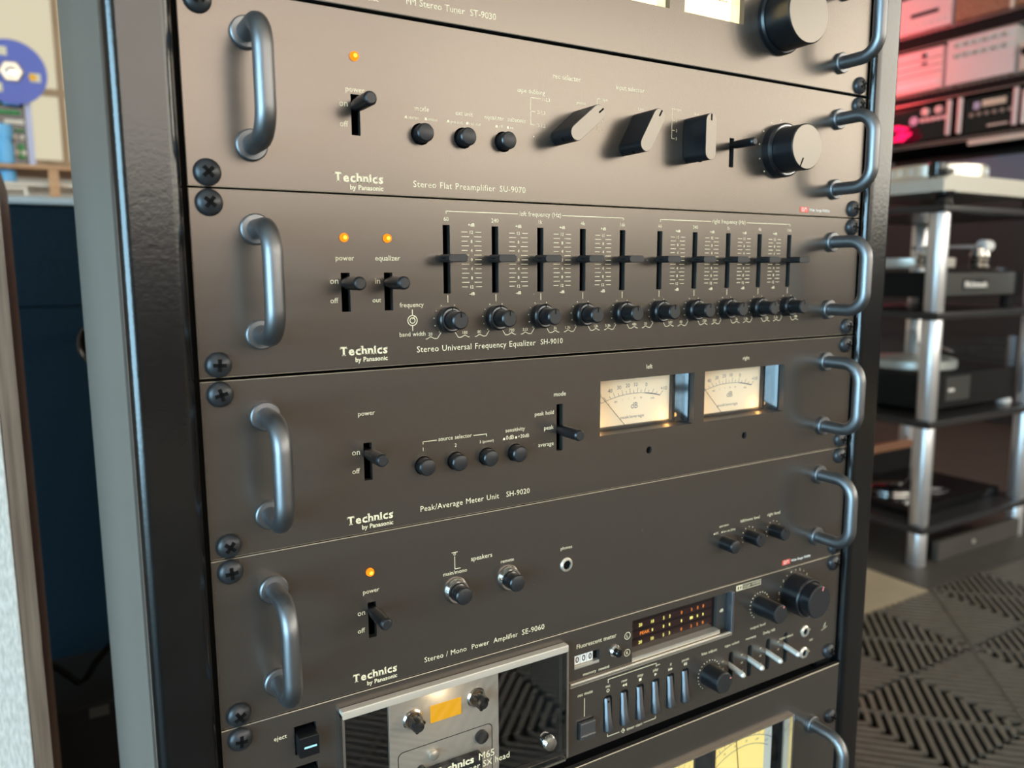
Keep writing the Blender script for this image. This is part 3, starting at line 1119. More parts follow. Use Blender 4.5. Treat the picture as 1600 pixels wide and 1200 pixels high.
for x in (276.6, 365.6):
    put(mu, 'trim_hole', MB().lathe([(2.4, 2.2), (1.0, 3.6)], x, 0, -156.2, 14), 'hole')

# ------------------------------------------------------------------ power amplifier
Z0, Z1 = -266.4, -178.2
pa = unit('power_amplifier', 'power amplifier with two chrome ringed speaker buttons and a phones jack', Z0, Z1,
          [slot(81.6, -216.9, 20.4), circ(210.5, -221.8, 3.4)], 'amplifier')
four_screws(pa, Z0, Z1)
handle(pa, 29.5, -222.9)
handle(pa, 449.8, -221.6)
led(pa, 81.0, -199.7)
lever(pa, 81.6, -221.6)
lettering(pa, 'power', 76.8, -211.6, 86.1)
lettering(pa, 'on', 73.3, -223.2, 77.5)
lettering(pa, 'off', 73.1, -233.2, 77.2)
logo(pa, 69.3, 95.0, -260.6, 4.6)
lettering(pa, 'Stereo / Mono  Power  Amplifier', 112, -260.4, 174.5, space=1.04)
lettering(pa, 'SE-9060', 177.6, -260.4, 194, space=1.04)
lettering(pa, 'speakers', 142.9, -206.0, 157)
lettering(pa, 'remote', 163.0, -211.4, 172.0)
lettering(pa, 'main/mono', 124.9, -211.6, 140.1)
lettering(pa, 'phones', 206.2, -211.6, 214.8)
mk = MB()
mk.bar2(132.3, -201, 132.3, -208.6, .4, -.06).bar2(132.3, -208.6, 136, -208.6, .4, -.06)
mk.ring2(132.3, -199.6, .5, .8, -.06).bar2(130.4, -198.6, 134.2, -198.6, .4, -.06)
put(pa, 'speaker_symbol', mk, 'print', flat=True, recalc=False)
button(pa, 133.0, -221.6, 5.2, 11, 7.8)
button(pa, 168.3, -221.5, 5.2, 11, 7.8)
j = put(pa, 'phones_jack', MB().add(*ring_cone(2.9, 4.6, 1.3)), 'nickel', (210.5, 0, -221.8))
put(j, 'jack_bore', MB().lathe([(2.9, .5), (2.8, 3.5)], 210.5, 0, -221.8, 16), 'hole')
lettering(pa, 'operation', 343.6, -221.2, 353.0)
lettering(pa, 'left/mono level', 365.1, -221.2, 385.0)
lettering(pa, 'right level', 393.5, -221.3, 407.2)
mk = MB()
for x, s in ((339, 'DC'), (346.5, 'low cut (2Hz)')):
    tri_marks(pa, mk, x, -225.6, 1.4, 1.1)
    mk.text(s, x + 1.2, -225.7, h=1.6)
for x in (374.4, 400.3):
    for k in range(9):
        a = R(210 - 30 * k)
        mk.disc2(x + 7.2 * cos(a), -233 + 7.2 * sin(a), .4, -.06, 6)
put(pa, 'level_marks', mk, 'print', flat=True, recalc=False)
button(pa, 348.6, -233.2, 4.9, 12, name='operation_button')
for x in (374.4, 400.3):
    knob(pa, x, -233.0, 5.0, 12, 'knob_cap_dark', 0, R(-20), name='level_knob', ml=2.4, mw=.3)
fidelity_badge(pa, 416.6, -261.6)

# ------------------------------------------------------------------ cassette deck
Z0, Z1 = -355.0, -267.0
DX0, DX1, DZ0, DZ1 = 60.8, 209.4, -352.0, -272.9
KEYX = [245.0 + 13.9 * k for k in range(6)]
SLX = [360.3, 380.3, 400.4, 420.4]
cd = unit('cassette_deck', 'cassette deck with a glass tape door, piano keys and an orange bar meter display', Z0, Z1,
          [rect(DX0 + 1.5, DX1 - 1.5, DZ0 + 1.5, DZ1 - 1.5, 3), rect(36.5, 48.3, -292, -276), rect(36.5, 48.3, -316, -299),
           rect(217.3, 237.6, -294.8, -285.2), rect(265.2, 358, -302.6, -272.6), rect(219.8, 233.2, -344.4, -331.6)]
          + [rect(x - 3.6, x + 3.6, -346.6, -320.4, 2.5) for x in KEYX] + [rect(x - 2.3, x + 2.3, -345.2, -320, 2.2) for x in SLX]
          + [circ(442.7, -324.5, 3.3), circ(442.7, -342.7, 3.3)], 'cassette deck', chassis_y=40)
four_screws(cd, Z0, Z1)
# eject key and the one under it
for zt in (-276.2, -299.2):
    k = put(cd, 'eject_key' if zt > -280 else 'power_key', MB().cbox(37, 47.8, -7, 12, zt - 14.6, zt - 3.2, .8), 'black_knob')
    put(k, 'key_mark', MB().box(39.6, 46.2, -7.12, -6.8, zt - 9.6, zt - 8.6), 'cyan_mark', flat=True)
lettering(cd, 'eject', 25.9, -280.6, 32.6)
# tape compartment
tc_ = put(cd, 'tape_well', MB().box(DX0 + 1.4, DX0 + 2.4, 4, 38, DZ0, DZ1).box(DX1 - 2.4, DX1 - 1.4, 4, 38, DZ0, DZ1)
          .box(DX0, DX1, 4, 38, DZ0, DZ0 + 1.2).box(DX0, DX1, 4, 38, DZ1 - 1.2, DZ1).box(DX0, DX1, 36, 38, DZ0, DZ1), 'chassis', flat=True)
YP = 8.0
a0, _ = ap(89.3, 0, YP)
a1, _ = ap(160.5, 0, YP)
ld = bpy.data.lights.new('well_lamp', 'POINT')
ld.energy = .016
ld.color = (1.0, .80, .52)
ld.shadow_soft_size = .009
lo = bpy.data.objects.new('well_lamp', ld)
COL.objects.link(lo)
lo.parent = tc_
lo.location = [(p - q) / 1000 for p, q in zip((126, -.5, DZ1 - 14), LOC[tc_.name])]
put(tc_, 'silver_plate', MB().box(a0, a1, YP, YP + 2, DZ0 + 2, DZ1 - 1.5), 'satin_alu', flat=True)
for hx, hz in ((103.8, -292.9), (145.1, -291.7)):
    x, z = ap(hx, hz, YP)
    h = put(tc_, 'spindle_seat', MB().add(*ring_cone(4.6, 6.4, 1.6)), 'chrome', (x, YP, z), 'seat')
    put(h, 'spindle_cup', MB().lathe([(4.7, -.3), (3.0, -.4)], n=20), 'copper_seat', (x, YP, z), 'cup')
    mb = MB().lathe([(3.4, -1), (4.1, -3), (4.1, -8), (3.0, -10.0), (.9, -10.6)], n=14)
    for q in range(3):
        a = q * 2 * pi / 3 + .3
        mb.tube([(3.6 * cos(a), -.5, 3.6 * sin(a)), (3.6 * cos(a), -8.5, 3.6 * sin(a))], 1.2, 8)
    put(h, 'spindle', mb, 'black_knob', (x, YP, z), 'spindle')
x0, z1 = ap(115.0, -288.3, YP)
x1, z0 = ap(134.9, -298.8, YP)
put(tc_, 'tape_lamp', MB().box(x0, x1, YP - .4, YP + .2, z0, z1), 'yellow_lamp', flat=True)
x0, z1 = ap(94.0, -311, YP)
x1, _ = ap(156.0, -311, YP)
mb = MB()
o = rect(x0, x1, DZ0 - 6, z1, 3.5)
i = rect(x0 + .5, x1 - .5, DZ0 - 6, z1 - .5, 3.2)
for k in range(len(o)):
    q = (k + 1) % len(o)
    if max(o[k][1], o[q][1]) < DZ0 + 4:
        continue
    mb.add([(o[k][0], YP - .15, max(o[k][1], DZ0 + 2)), (o[q][0], YP - .15, max(o[q][1], DZ0 + 2)), (i[q][0], YP - .15, max(i[q][1], DZ0 + 2)), (i[k][0], YP - .15, max(i[k][1], DZ0 + 2))], [(0, 1, 2, 3)])
put(tc_, 'well_outline', mb, 'hole', flat=True, recalc=False)
put(tc_, 'head_cover', MB().cbox(x0 + 8, x1 - 10, YP - 6, YP - .2, DZ0 + 2, -331, 1.2), 'dark_plastic')
for hx, hz, r in ((116, -318.5, 3.0), (148, -317.5, 4.2), (108, -325, 2.4)):
    x, z = ap(hx, hz, YP)
    put(tc_, 'guide_pin', MB().lathe([(r, -.1), (r, -2.5), (r * .5, -3.2)], n=16), 'dark_plastic' if r != 3.0 else 'nickel', (x, YP, z))
# door: bright top strip, clear pane in a polished edge, knob, lettering
dr = put(cd, 'tape_door', MB().box(DX0, DX0 + 1.4, -5, 0, DZ0 + 2, DZ1 - 2).box(DX1 - 1.6, DX1, -5, 0, DZ0 + 2, DZ1 - 2)
         .box(DX0 + 2, DX1 - 2, -5, 0, DZ0, DZ0 + 1.2), 'chrome')
put(dr, 'door_strip', MB().cbox(DX0, DX1, -5.2, 0, DZ1 - 4.9, DZ1, .8), 'satin_alu')
put(dr, 'door_glass', MB().prism(rect(DX0 + 1.4, DX1 - 1.6, DZ0 + 1.2, DZ1 - 4.9, 0), -4.6, -2.4), 'smoke', flat=True)
x, z = ap(198.8, -340, -8)
put(dr, 'door_knob', MB().lathe([(4.2, -4.6), (5.0, -5.6), (5.0, -7.6), (4.0, -9.2), (1.5, -9.9)], n=28), 'chrome', (x, 0, z))
x0, zb = ap(146.7, -333.4, -5)
x1, _ = ap(157.4, -333.4, -5)
lettering(dr, 'M65', x0, zb, x1, mat='print', y=-4.9, name='door_lettering')
logo_x1 = ap(143.2, 0, -5)[0]
mb = MB()
mb.text('Technics', logo_x1 - 26, zb, logo_x1, 4.6, -4.9, bold=.03)
put(dr, 'door_lettering', mb, 'print', flat=True, recalc=False)
x1, zb = ap(168.2, -338.6, -5)
lettering(dr, 'super SX head', x1 - 33, zb, x1, mat='print', y=-4.9, name='door_lettering')
# meter sub panel
sp = put(cd, 'ledge', MB().cbox(213.6, 359.5, -1.6, 0, -304.6, -303.0, .5), 'nickel')
put(cd, 'ledge_lower_line', MB().box(213.6, 359.5, -1.0, 0, -306.2, -305.2), 'worn_edge', flat=True)  # thin pale strip along the panel just below the ledge
lettering(cd, 'Fluorescent meter', 219, -280.6, 251.4)
ct = put(cd, 'tape_counter', MB().box(217.3, 237.6, 3.5, 5, -295, -285), 'hole', flat=True)
for k in range(3):
    x = 218.2 + 5.2 * k
    d = put(ct, 'counter_wheel', MB().cbox(x, x + 4.7, 1.6, 3.6, -292.4, -285.4, .4), 'print_white')
    put(d, 'digit', MB().text('0', x + 2.35, -291.0, h=4.2, y=1.5, align='c', bold=.02), 'black_print', flat=True, recalc=False)
put(ct, 'counter_sill', MB().box(217.4, 237.5, .4, 4, -294.7, -292.8), 'nickel', flat=True)
rs = put(cd, 'reset_button', MB().add(*ring_cone(2.9, 4.4, 2.0)), 'chrome', (250.4, 0, -290.2))
put(rs, 'reset_cap', MB().lathe([(2.8, 1), (2.8, -4.5), (2.2, -5.2)], n=20), 'gloss_black', (250.4, 0, -290.2))
lettering(cd, 'memory  rewind', 224.3, -300.6, 245.6, 2.2)
for z, s in ((-282.1, 'L'), (-294.2, 'R')):
    mk = MB().ring2(260.9, z, 2.2, 2.6, -.06)
    mk.text(s, 260.9, z - 1.2, h=2.4, align='c')
    put(cd, 'channel_mark', mk, 'print', flat=True, recalc=False)
dp = put(cd, 'bar_display', MB().box(265.2, 358, 6.5, 8.5, -303, -272.4), 'display', flat=True)
put(dp, 'display_liner', MB().box(348.0, 358, 4, 7, -302.6, -272.6), 'panel_hole', flat=True)
put(dp, 'display_sill', MB().box(265.2, 348, .2, 7, -302.5, -299.6), 'nickel', flat=True)
put(dp, 'display_bezel', MB().cbox(357.2, 360, -2.4, 4, -303.5, -272.2, .8), 'silver_key')
YD = 6.4
for zz in (-277.0, -283.2, -289.4):
    _, z = ap(0, zz, YD)
    put(dp, 'track_line', MB().box(266.5, 345, YD - .02, YD + .1, z - 2.2, z + 2.2), 'peak_line', flat=True)
for xx, s, red in ((272.1, '20', 0), (282.8, '10', 0), (292.9, '5', 0), (298.4, '3', 0), (309.5, '0', 1), (318.9, '3', 1), (324.8, '5', 1), (330.2, '8', 1)):
    for zz in (-277.0, -289.4):
        x, z = ap(xx, zz, YD)
        put(dp, 'display_digit', MB().text(s, x, z - 1.1, h=2.3, y=YD - .1, align='c', bold=.03), 'segment_red' if red else 'segment', flat=True, recalc=False)
    if xx > 275:
        x, z = ap(xx, -283.2, YD)
        put(dp, 'display_bar', MB().box(x - (1.4 if s == '3' and red else .5), x + (1.4 if s == '3' and red else .5), YD - .12, YD - .02, z - 1, z + 1), 'segment', flat=True)
x, z = ap(271.7, -283.2, YD)
x1, _ = ap(280.5, -283.2, YD)
put(dp, 'display_word', MB().text('PEAK', x, z - 1.1, x1, 2.4, YD - .1, bold=.03), 'segment_red', flat=True, recalc=False)
put(dp, 'display_bar', MB().box(266.8, 269.6, YD - .12, YD - .02, z - .5, z + .3), 'segment', flat=True)
put(dp, 'display_unit', MB().text('dB', 351.0, -288.4, h=2.5, y=3.8, bold=.02), 'print', flat=True, recalc=False)
# transport keys
lettering(cd, 'rec mute', 220.2, -314.4, 232.2)
mk = MB().bar2(225.6, -316.6, 225.6, -329.5, .4, -.06)
mk.bar2(245, -308.9, 287.1, -308.9, .4, -.06).bar2(245, -308.9, 245, -311.5, .4, -.06).bar2(287.1, -308.9, 287.1, -311.5, .4, -.06).bar2(287.1, -310.6, 290.6, -310.6, .4, -.06)
mk.bar2(245, -350.1, 255.4, -350.1, .4, -.06).bar2(276.6, -350.1, 287.4, -350.1, .4, -.06).bar2(245, -350.1, 245, -348.3, .4, -.06).bar2(287.4, -350.1, 287.4, -348.3, .4, -.06)
mk.ring2(258.4, -350.2, 1.4, 1.8, -.06, n=4).bar2(258.4, -350.2, 258.4, -349.0, .35, -.06).bar2(258.4, -350.2, 259.4, -350.2, .35, -.06)
mk.text('timer start', 261.6, -351.2, 275.4, 2.2)
for x, s in zip(KEYX, ('rec', 'rew', 'stop', 'play', 'ff', 'pause')):
    mk.text(s, x, -314.6, h=2.2, align='c')
zz = -317.2
mk.ring2(KEYX[0], zz + .3, .8, 1.2, -.06)
for q in (-1.6, .4):
    mk.poly2([(KEYX[1] + q + 1.7, zz - .9), (KEYX[1] + q + 1.7, zz + 1.3), (KEYX[1] + q - .2, zz + .2)], -.06)
    mk.poly2([(KEYX[4] + q - .6, zz - .9), (KEYX[4] + q - .6, zz + 1.3), (KEYX[4] + q + 1.3, zz + .2)], -.06)
mk.poly2(rect(KEYX[2] - 1.1, KEYX[2] + 1.1, zz - .8, zz + 1.2), -.06)
mk.poly2([(KEYX[3] - 1, zz - .9), (KEYX[3] - 1, zz + 1.3), (KEYX[3] + 1.2, zz + .2)], -.06)
mk.poly2(rect(KEYX[5] - 1.3, KEYX[5] - .3, zz - .8, zz + 1.2), -.06).poly2(rect(KEYX[5] + .3, KEYX[5] + 1.3, zz - .8, zz + 1.2), -.06)
put(cd, 'transport_marks', mk, 'print', flat=True, recalc=False)
rm = put(cd, 'record_mute_button', MB().cbox(220.4, 232.8, -3.2, 8, -343.8, -332.2, .6), 'silver_key')
put(rm, 'button_ridge', MB().box(220.9, 232.3, -3.6, -3.1, -341.6, -340.9), 'chrome', flat=True)


def key_mesh():
    # lever key: rises towards its lower, broader end
    secs = [(-1.9, 2.0, 11.8), (-2.3, -.4, 11.0), (-2.5, -1.2, 6), (-2.8, -2.0, -3), (-3.1, -3.6, -10.4), (-3.1, -3.2, -11.6), (-3.0, 3, -12.2)]
    vs, fs = [], []
    for hw, y, z in secs:
        vs += [(hw, y + 1.2, z), (hw * .55, y, z), (-hw * .55, y, z), (-hw, y + 1.2, z), (-hw, 9, z), (hw, 9, z)]
        hw = -hw
    n = len(secs)
    for j in range(n - 1):
        for k in range(6):
            fs.append((j * 6 + k, j * 6 + (k + 1) % 6, j * 6 + 6 + (k + 1) % 6, j * 6 + 6 + k))
    fs += [[0, 1, 2, 3, 4, 5], [6 * n - 6 + k for k in range(6)]]
    return MB().add(vs, fs)


for i, x in enumerate(KEYX):
    k = put(cd, 'transport_key', key_mesh(), 'silver_key', (x, 0, -333.3), 'key')
    put(k, 'key_dot', MB().lathe([(.8, -.25), (.5, -.4)], n=12), 'hole', (x, -.7, -324.4), 'keydot') if i == 0 else None
bk = knob(cd, 338.4, -331.8, 8.4, 15, 'knob_cap_dark', 0, R(65), 'red_dot', 'bias_knob', .06, 1.6, .4)
ok = knob(cd, 389.0, -290.0, 7.6, 20, 'knob_cap_dark', 0, R(28), 'red_dot', 'output_knob', .05, 1.6, .4)
ig = put(cd, 'input_ring', MB().lathe([(15.6, 0), (15.6, -14), (14.8, -15), (13.2, -15)], n=44), 'black_knob', (428.2, 0, -288.4))
put(ig, 'ring_line', MB().ring(14.4, 15.1, -15.2, -14.9), 'knob_rim', (428.2, 0, -288.4))
knob(cd, 428.2, -288.4, 13.0, 23, 'knob_cap_dark', -15, R(18), 'red_dot', 'input_knob', .02, 3.2, .5)
mk = MB()
for x, z, r, n in ((338.4, -331.8, 11, 21), (389, -290, 10.2, 19), (428.2, -288.4, 18.2, 19)):
    for k in range(n):
        a = R(235 - 290 * k / (n - 1))
        if k % 2 and r > 10.5:
            mk.disc2(x + r * cos(a), z + r * sin(a), .4, -.06, 6)
        elif r > 17:
            mk.text(str(k // 2), x + r * cos(a), z + r * sin(a) - 1, h=2.0, align='c')
        else:
            mk.disc2(x + r * cos(a), z + r * sin(a), .5, -.06, 6)
put(cd, 'knob_marks', mk, 'print', flat=True, recalc=False)
for s, x0, z, x1 in (('bias adjust', 330.3, -315, 345.5), ('tape select', 353.5, -315, 368.5), ('memory', 375.6, -315, 386.5), ('Dolby NR', 394.4, -315.2, 407.7),
                     ('input select', 413.2, -324.6, 428.7), ('output level', 379.8, -307.6, 396.2), ('mic', 449.0, -334.6, 453.0), ('R', 448.4, -325.4, 449.8), ('L', 448.4, -343.6, 449.8)):
    lettering(cd, s, x0, z, x1, 2.2 if len(s) > 1 else None)
mk = MB()
for x in SLX:
    for k, s in enumerate(('on', 'off', 'out')):
        mk.text(s, x - 9.5, -326 - 6.5 * k, h=1.6)
put(cd, 'switch_marks', mk, 'print', flat=True, recalc=False)
mk = MB().bar2(363.4, -269.6, 389, -269.6, .4, -.06).bar2(363.4, -273.4, 389, -273.4, .4, -.06).bar2(363.4, -269.4, 363.4, -273.6, .4, -.06).bar2(389, -269.4, 389, -273.6, .4, -.06)
mk.poly2(rect(363.6, 369.6, -273.2, -269.8), -.06)
mk.text('DOLBY SYSTEM', 370.6, -272.4, 388.2, 1.9)
put(cd, 'noise_reduction_badge', mk, 'print', flat=True, recalc=False)
put(cd, 'badge_mark', MB().poly2([(364.6, -272.7), (366, -272.7), (366, -270.3), (364.6, -270.3)], -.1).poly2([(367.2, -272.7), (368.6, -272.7), (368.6, -270.3), (367.2, -270.3)], -.1), 'black_print', flat=True, recalc=False)
put(cd, 'signature_mark', MB().bar2(463, -329, 470, -327, .3, -.06).bar2(465, -327, 468, -323, .3, -.06).bar2(468, -323, 467, -327.5, .3, -.06), 'print', flat=True, recalc=False)
for i, x in enumerate(SLX):
    # white metal bat lever, tilting down
    p0 = Vector((x, 6, -330.6))
    p1 = Vector((x, -12.3, -333.0))
    pts = [p0.lerp(p1, k / 8) for k in range(9)]
    put(cd, 'toggle_lever', MB().tube(pts, 2.1, 14).lathe([(2.1, 0), (1.3, -1.3)], p1.x, p1.y, p1.z, 14), 'bat_metal')
for z in (-324.5, -342.7):
    j = put(cd, 'microphone_jack', MB().add(*ring_cone(2.7, 4.7, 1.4)), 'nickel', (442.7, 0, z), 'micjack')
    put(j, 'jack_bore', MB().lathe([(2.7, .5), (2.6, 3.5)], n=16), 'hole', (442.7, 0, z), 'micbore')

# ------------------------------------------------------------------ bottom unit with big yellow meters
Z0, Z1 = -537.0, -360.3
YB = -4.5
bx1, bz1 = ap(431.4, -390.8, YB)
bx0 = 241.3 - (bx1 - 241.3)
bu = unit('metered_amplifier', 'lowest unit in view, with a wide clear window over glowing yellow meters', Z0, Z1,
          [rect(bx0, bx1, -470, bz1)], 'amplifier', YB, 330, 40)
for x in (9.2, 473.6):
    screw(bu, x, -404.4, YB)
    screw(bu, x, -492.8, YB)
handle(bu, 29.5, -448.6, YB, 44)
handle(bu, 451.0, -448.6, YB, 44)
lens = put(bu, 'meter_lens', MB().box(bx0 + 1.6, bx1 - 1.6, YB - 3.2, YB - 1.6, -468, bz1 - 1.6), 'acrylic', flat=True)
put(lens, 'lens_frame', MB().cbox(bx0, bx1, YB - 3.6, 0, bz1 - 1.1, bz1, .4).cbox(bx1 - 2.2, bx1, YB - 3.6, 2, -470, bz1 - 1, .7)
    .cbox(bx0, bx0 + 2.2, YB - 3.6, 2, -470, bz1 - 1, .7).cbox(bx0, bx1, YB - 3.6, 2, -470, -467.8, .7), 'chrome')
well = put(bu, 'meter_well', MB().box(bx0 - 1, bx1 + 1, 36, 38, -472, bz1 + 1).box(bx1, bx1 + 1, 0, 38, -472, bz1 + 1).box(bx0 - 1, bx0, 0, 38, -472, bz1 + 1)
           .box(bx0, bx1, 0, 38, bz1, bz1 + 1).box(bx0, bx1, 0, 38, -472, -470), 'gloss_black', flat=True)
YM = 6.0
for s in (-1, 1):
    xa, xb = (350.0, 413.0) if s > 0 else (132.6, 280.0)
    if s > 0:
        xa, xb = ap(346.9, 0, YM)[0], ap(409.2, 0, YM)[0]
    else:
        xa, xb = ap(262.0, 0, YM)[0], ap(326.0, 0, YM)[0]
    zt = bz1 - 3
    mface = put(bu, 'level_meter', MB().box(xa, xb, YM, YM + 8, -462, zt), 'cream', flat=True)
    put(mface, 'meter_face', MB().box(xa + (1 if s > 0 else 9), xb - (9 if s > 0 else 1), YM - .4, YM, -458, zt - 2), 'meter_face_yellow', flat=True)
    mk = MB()
    pxm = (xa + xb) / 2 - 2
    for rr, tk in ((62, 4), (55, 0)):
        mk.ring2(pxm, -462, rr - .25, rr + .25, YM - .5, R(58), R(128), 40)
        for k in range(15):
            a = R(58 + 5 * k)
            if tk:
                mk.bar2(pxm + rr * cos(a), -462 + rr * sin(a), pxm + (rr + tk) * cos(a), -462 + (rr + tk) * sin(a), .35, YM - .5)
    for k, s2 in enumerate(('200', '100', '50', '20', '10', '1')):
        a = R(62 + 12 * k)
        mk.text(s2, pxm + 57 * cos(a), -462 + 57 * sin(a) + .5, h=2.0, y=YM - .5, align='c')
    put(mface, 'meter_scale', mk, 'print_grey', flat=True, recalc=False)
    a = R(97)
    put(mface, 'needle', MB().tube([(pxm, YM - 1, -458), (pxm + 64 * cos(a), YM - 1, -462 + 64 * sin(a))], .3, 6), 'black_print')
put(bu, 'meter_divider', MB().box(ap(326.2, 0, 5)[0], ap(346.9, 0, 5)[0], 4, 14, -466, bz1 - 3), 'dark_plastic', flat=True)

# ------------------------------------------------------------------ left background
sp_ = thing('loudspeaker', 'loudspeaker with pale grey grille cloth in a walnut cabinet, left of rack', 'speaker', (-260, 450, FLZ))
sx1 = -84.5
put(sp_, 'cabinet', MB().cbox(sx1 - 340, sx1, 452, 760, FLZ + 2, 62, 2), 'walnut')
put(sp_, 'front_edge', MB().box(sx1 - 14.5, sx1, 440, 452, FLZ + 2, 62).box(sx1 - 340, sx1 - 325.5, 440, 452, FLZ + 2, 62)
    .box(sx1 - 325.5, sx1 - 14.5, 440, 452, 47.5, 62), 'walnut', flat=True)
put(sp_, 'grille', MB().cbox(sx1 - 325, sx1 - 15.2, 443, 452, FLZ + 40, 47, 2), 'grille_cloth')
bc = thing('blue_cabinet', 'dark blue cabinet with a pale grey top edge, behind the rack', 'cabinet', (200, 1200, FLZ))
put(bc, 'body', MB().cbox(-560, 900, 1215, 1700, FLZ + 190, 78, 6), 'blue_fabric')
put(bc, 'top_edge', MB().cbox(-566, 906, 1196, 1710, 78, 92, 5), 'grey_rim')
put(bc, 'upper_front', MB().cbox(-555, 895, 1208, 1216, -95, 76, 2), 'blue_fabric')
put(bc, 'lower_front', MB().cbox(-555, 895, 1200, 1216, FLZ + 290, -97, 2), 'blue_fabric')
for x in (-520, 860):
    put(bc, 'leg', MB().box(x - 25, x + 25, 1240, 1660, FLZ, FLZ + 190), 'shelf_black', flat=True)
dk = thing('round_disc', 'dark round disc with a thin chrome rim, peeking out left of the rack', 'disc', (18, 900, -210))
put(dk, 'plate', MB().lathe([(35, 904), (35, 898), (30, 895)], 16, 0, -140, 36), 'gloss_black')
put(dk, 'rim', MB().ring(34, 37, 892, 906, 16, 0, -140, 40), 'chrome')
put(dk, 'hub', MB().lathe([(8, 896), (8, 886), (5, 884)], 16, 0, -140, 20), 'chrome')
put(dk, 'hanger', MB().box(10, 22, 906, 1199, -146, -134), 'shelf_black', flat=True)
single('power_cable', MB().tube([(-96, 900, -606), (-78, 900, -622), (-55, 898, -650), (-44, 898, -644), (-30, 900, -624), (-12, 902, -606), (30, 905, -560), (60, 905, -420), (64, 906, FLZ + 6)], 5, 10), 'cable',
       'thin black cable hanging in a V below the blue cabinet front', 'cable')
lb = thing('power_strip', 'dark box with a small grey label on the floor under the blue cabinet', 'box', (-40, 940, FLZ))
put(lb, 'case', MB().cbox(-180, 40, 900, 1100, FLZ, -690, 8), 'rubber')
put(lb, 'label_plate', MB().box(-45, -18, 899.2, 900.2, -712, -696), 'box_grey', flat=True)

# shelf with tape gear in front of the rear window
sh = thing('pine_shelf', 'pine plank shelf before the rear window with tape gear on it', 'shelf', (-300, 3500, FLZ))
put(sh, 'plank', MB().cbox(-1100, 330, 3390, 3760, 381, 397, 2), 'pine')
put(sh, 'post', MB().box(8, 45, 3400, 3440, FLZ, 381), 'pine', flat=True)
put(sh, 'post', MB().box(-1060, -1020, 3400, 3440, FLZ, 381), 'pine', flat=True)
put(sh, 'lower_plank', MB().cbox(-1100, 330, 3440, 3760, 318, 332, 2), 'cream')
fr_ = thing('metal_frame', 'pale metal frame leaning under the pine shelf', 'frame', (-120, 3460, FLZ))
put(fr_, 'rail', MB().box(-420, -70, 3380, 3392, 296, 308), 'cream', flat=True)
put(fr_, 'upright', MB().box(-82, -70, 3380, 3392, FLZ, 296), 'cream', flat=True)
put(fr_, 'upright', MB().box(-420, -408, 3380, 3392, FLZ, 296), 'cream', flat=True)
td = thing('tape_deck', 'black reel tape deck with green and cream controls on the pine shelf', 'tape deck', (-200, 3500, 397))
put(td, 'case', MB().cbox(-420, -55, 3470, 3700, 399, 690, 5), 'gloss_black')
put(td, 'side_rail', MB().box(-54, -32, 3455, 3480, 399, 690), 'lavender', flat=True)
for x, z, wd, h, m in ((-100, 640, 60, 14, 'light_blue'), (-110, 607, 80, 16, 'green'), (-95, 570, 70, 18, 'cream'), (-80, 537, 36, 10, 'green'), (-78, 455, 24, 60, 'green'), (-160, 640, 50, 14, 'green')):
    put(td, 'control_strip', MB().cbox(x - wd / 2, x + wd / 2, 3458, 3472, z - h / 2, z + h / 2, 2), m)
for x, z in ((-98, 510), (-72, 510), (-94, 450), (-70, 450), (-120, 510)):
    put(td, 'control_dot', MB().lathe([(10, 3470), (10, 3458), (7, 3455)], x, 0, z, 16), 'cream', None)
rl = thing('tape_reel', 'violet blue tape reel with a silver hub, above the tape deck', 'reel', (-88, 3440, 630))
rx, rz, ry = -89, 757, 3430
mb = MB()
put(rl, 'flange', MB().lathe([(124, -3), (124, 3)], rx, ry, rz, 48), 'reel_blue')
for k in range(3):
    a = R(80 + 120 * k - 90)
    put(rl, 'flange_window', MB().cbox(rx + 82 * cos(a) - 19, rx + 82 * cos(a) + 19, ry - 6, ry - 2, rz + 82 * sin(a) - 17, rz + 82 * sin(a) + 17, 1.5), 'reel_window')
put(rl, 'orange_dot', MB().lathe([(14, -8), (12, -5)], rx + 72, ry, rz - 14, 18), 'orange')
hb = put(rl, 'hub', MB().lathe([(44, -3), (44, -12), (38, -16)], rx, ry, rz, 6), 'nickel')
put(hb, 'hub_cap', MB().lathe([(22, -16), (20, -24), (8, -26)], rx, ry, rz, 24), 'chrome')
put(rl, 'spindle', MB().lathe([(8, 2), (8, 45)], rx, ry, rz, 12), 'chrome')
for k, (z0, h) in enumerate(((398, 155), (333, 46))):
    x = -135
    j = thing('plastic_jug', 'light blue plastic jug standing on the pine shelf' if k == 0 else 'light blue plastic tub on the lower cream shelf board', 'jug', (x, 3420, z0))
    if k == 0:
        put(j, 'body', MB().lathe([(26, 0), (31, 6), (31, 70), (26, 88), (26, 100)], x, 3422, z0, 20, 'z'), 'light_blue')
        put(j, 'cap', MB().lathe([(31, 100), (33, 104), (33, 148), (30, 152)], x, 3422, z0, 20, 'z'), 'light_blue')
    else:
        put(j, 'body', MB().lathe([(28, 0), (32, 3), (32, 36), (30, 38)], x, 3475, z0, 20, 'z'), 'light_blue')
        put(j, 'lid', MB().lathe([(33, 38), (33, 44), (30, 46)], x, 3475, z0, 20, 'z'), 'light_blue')

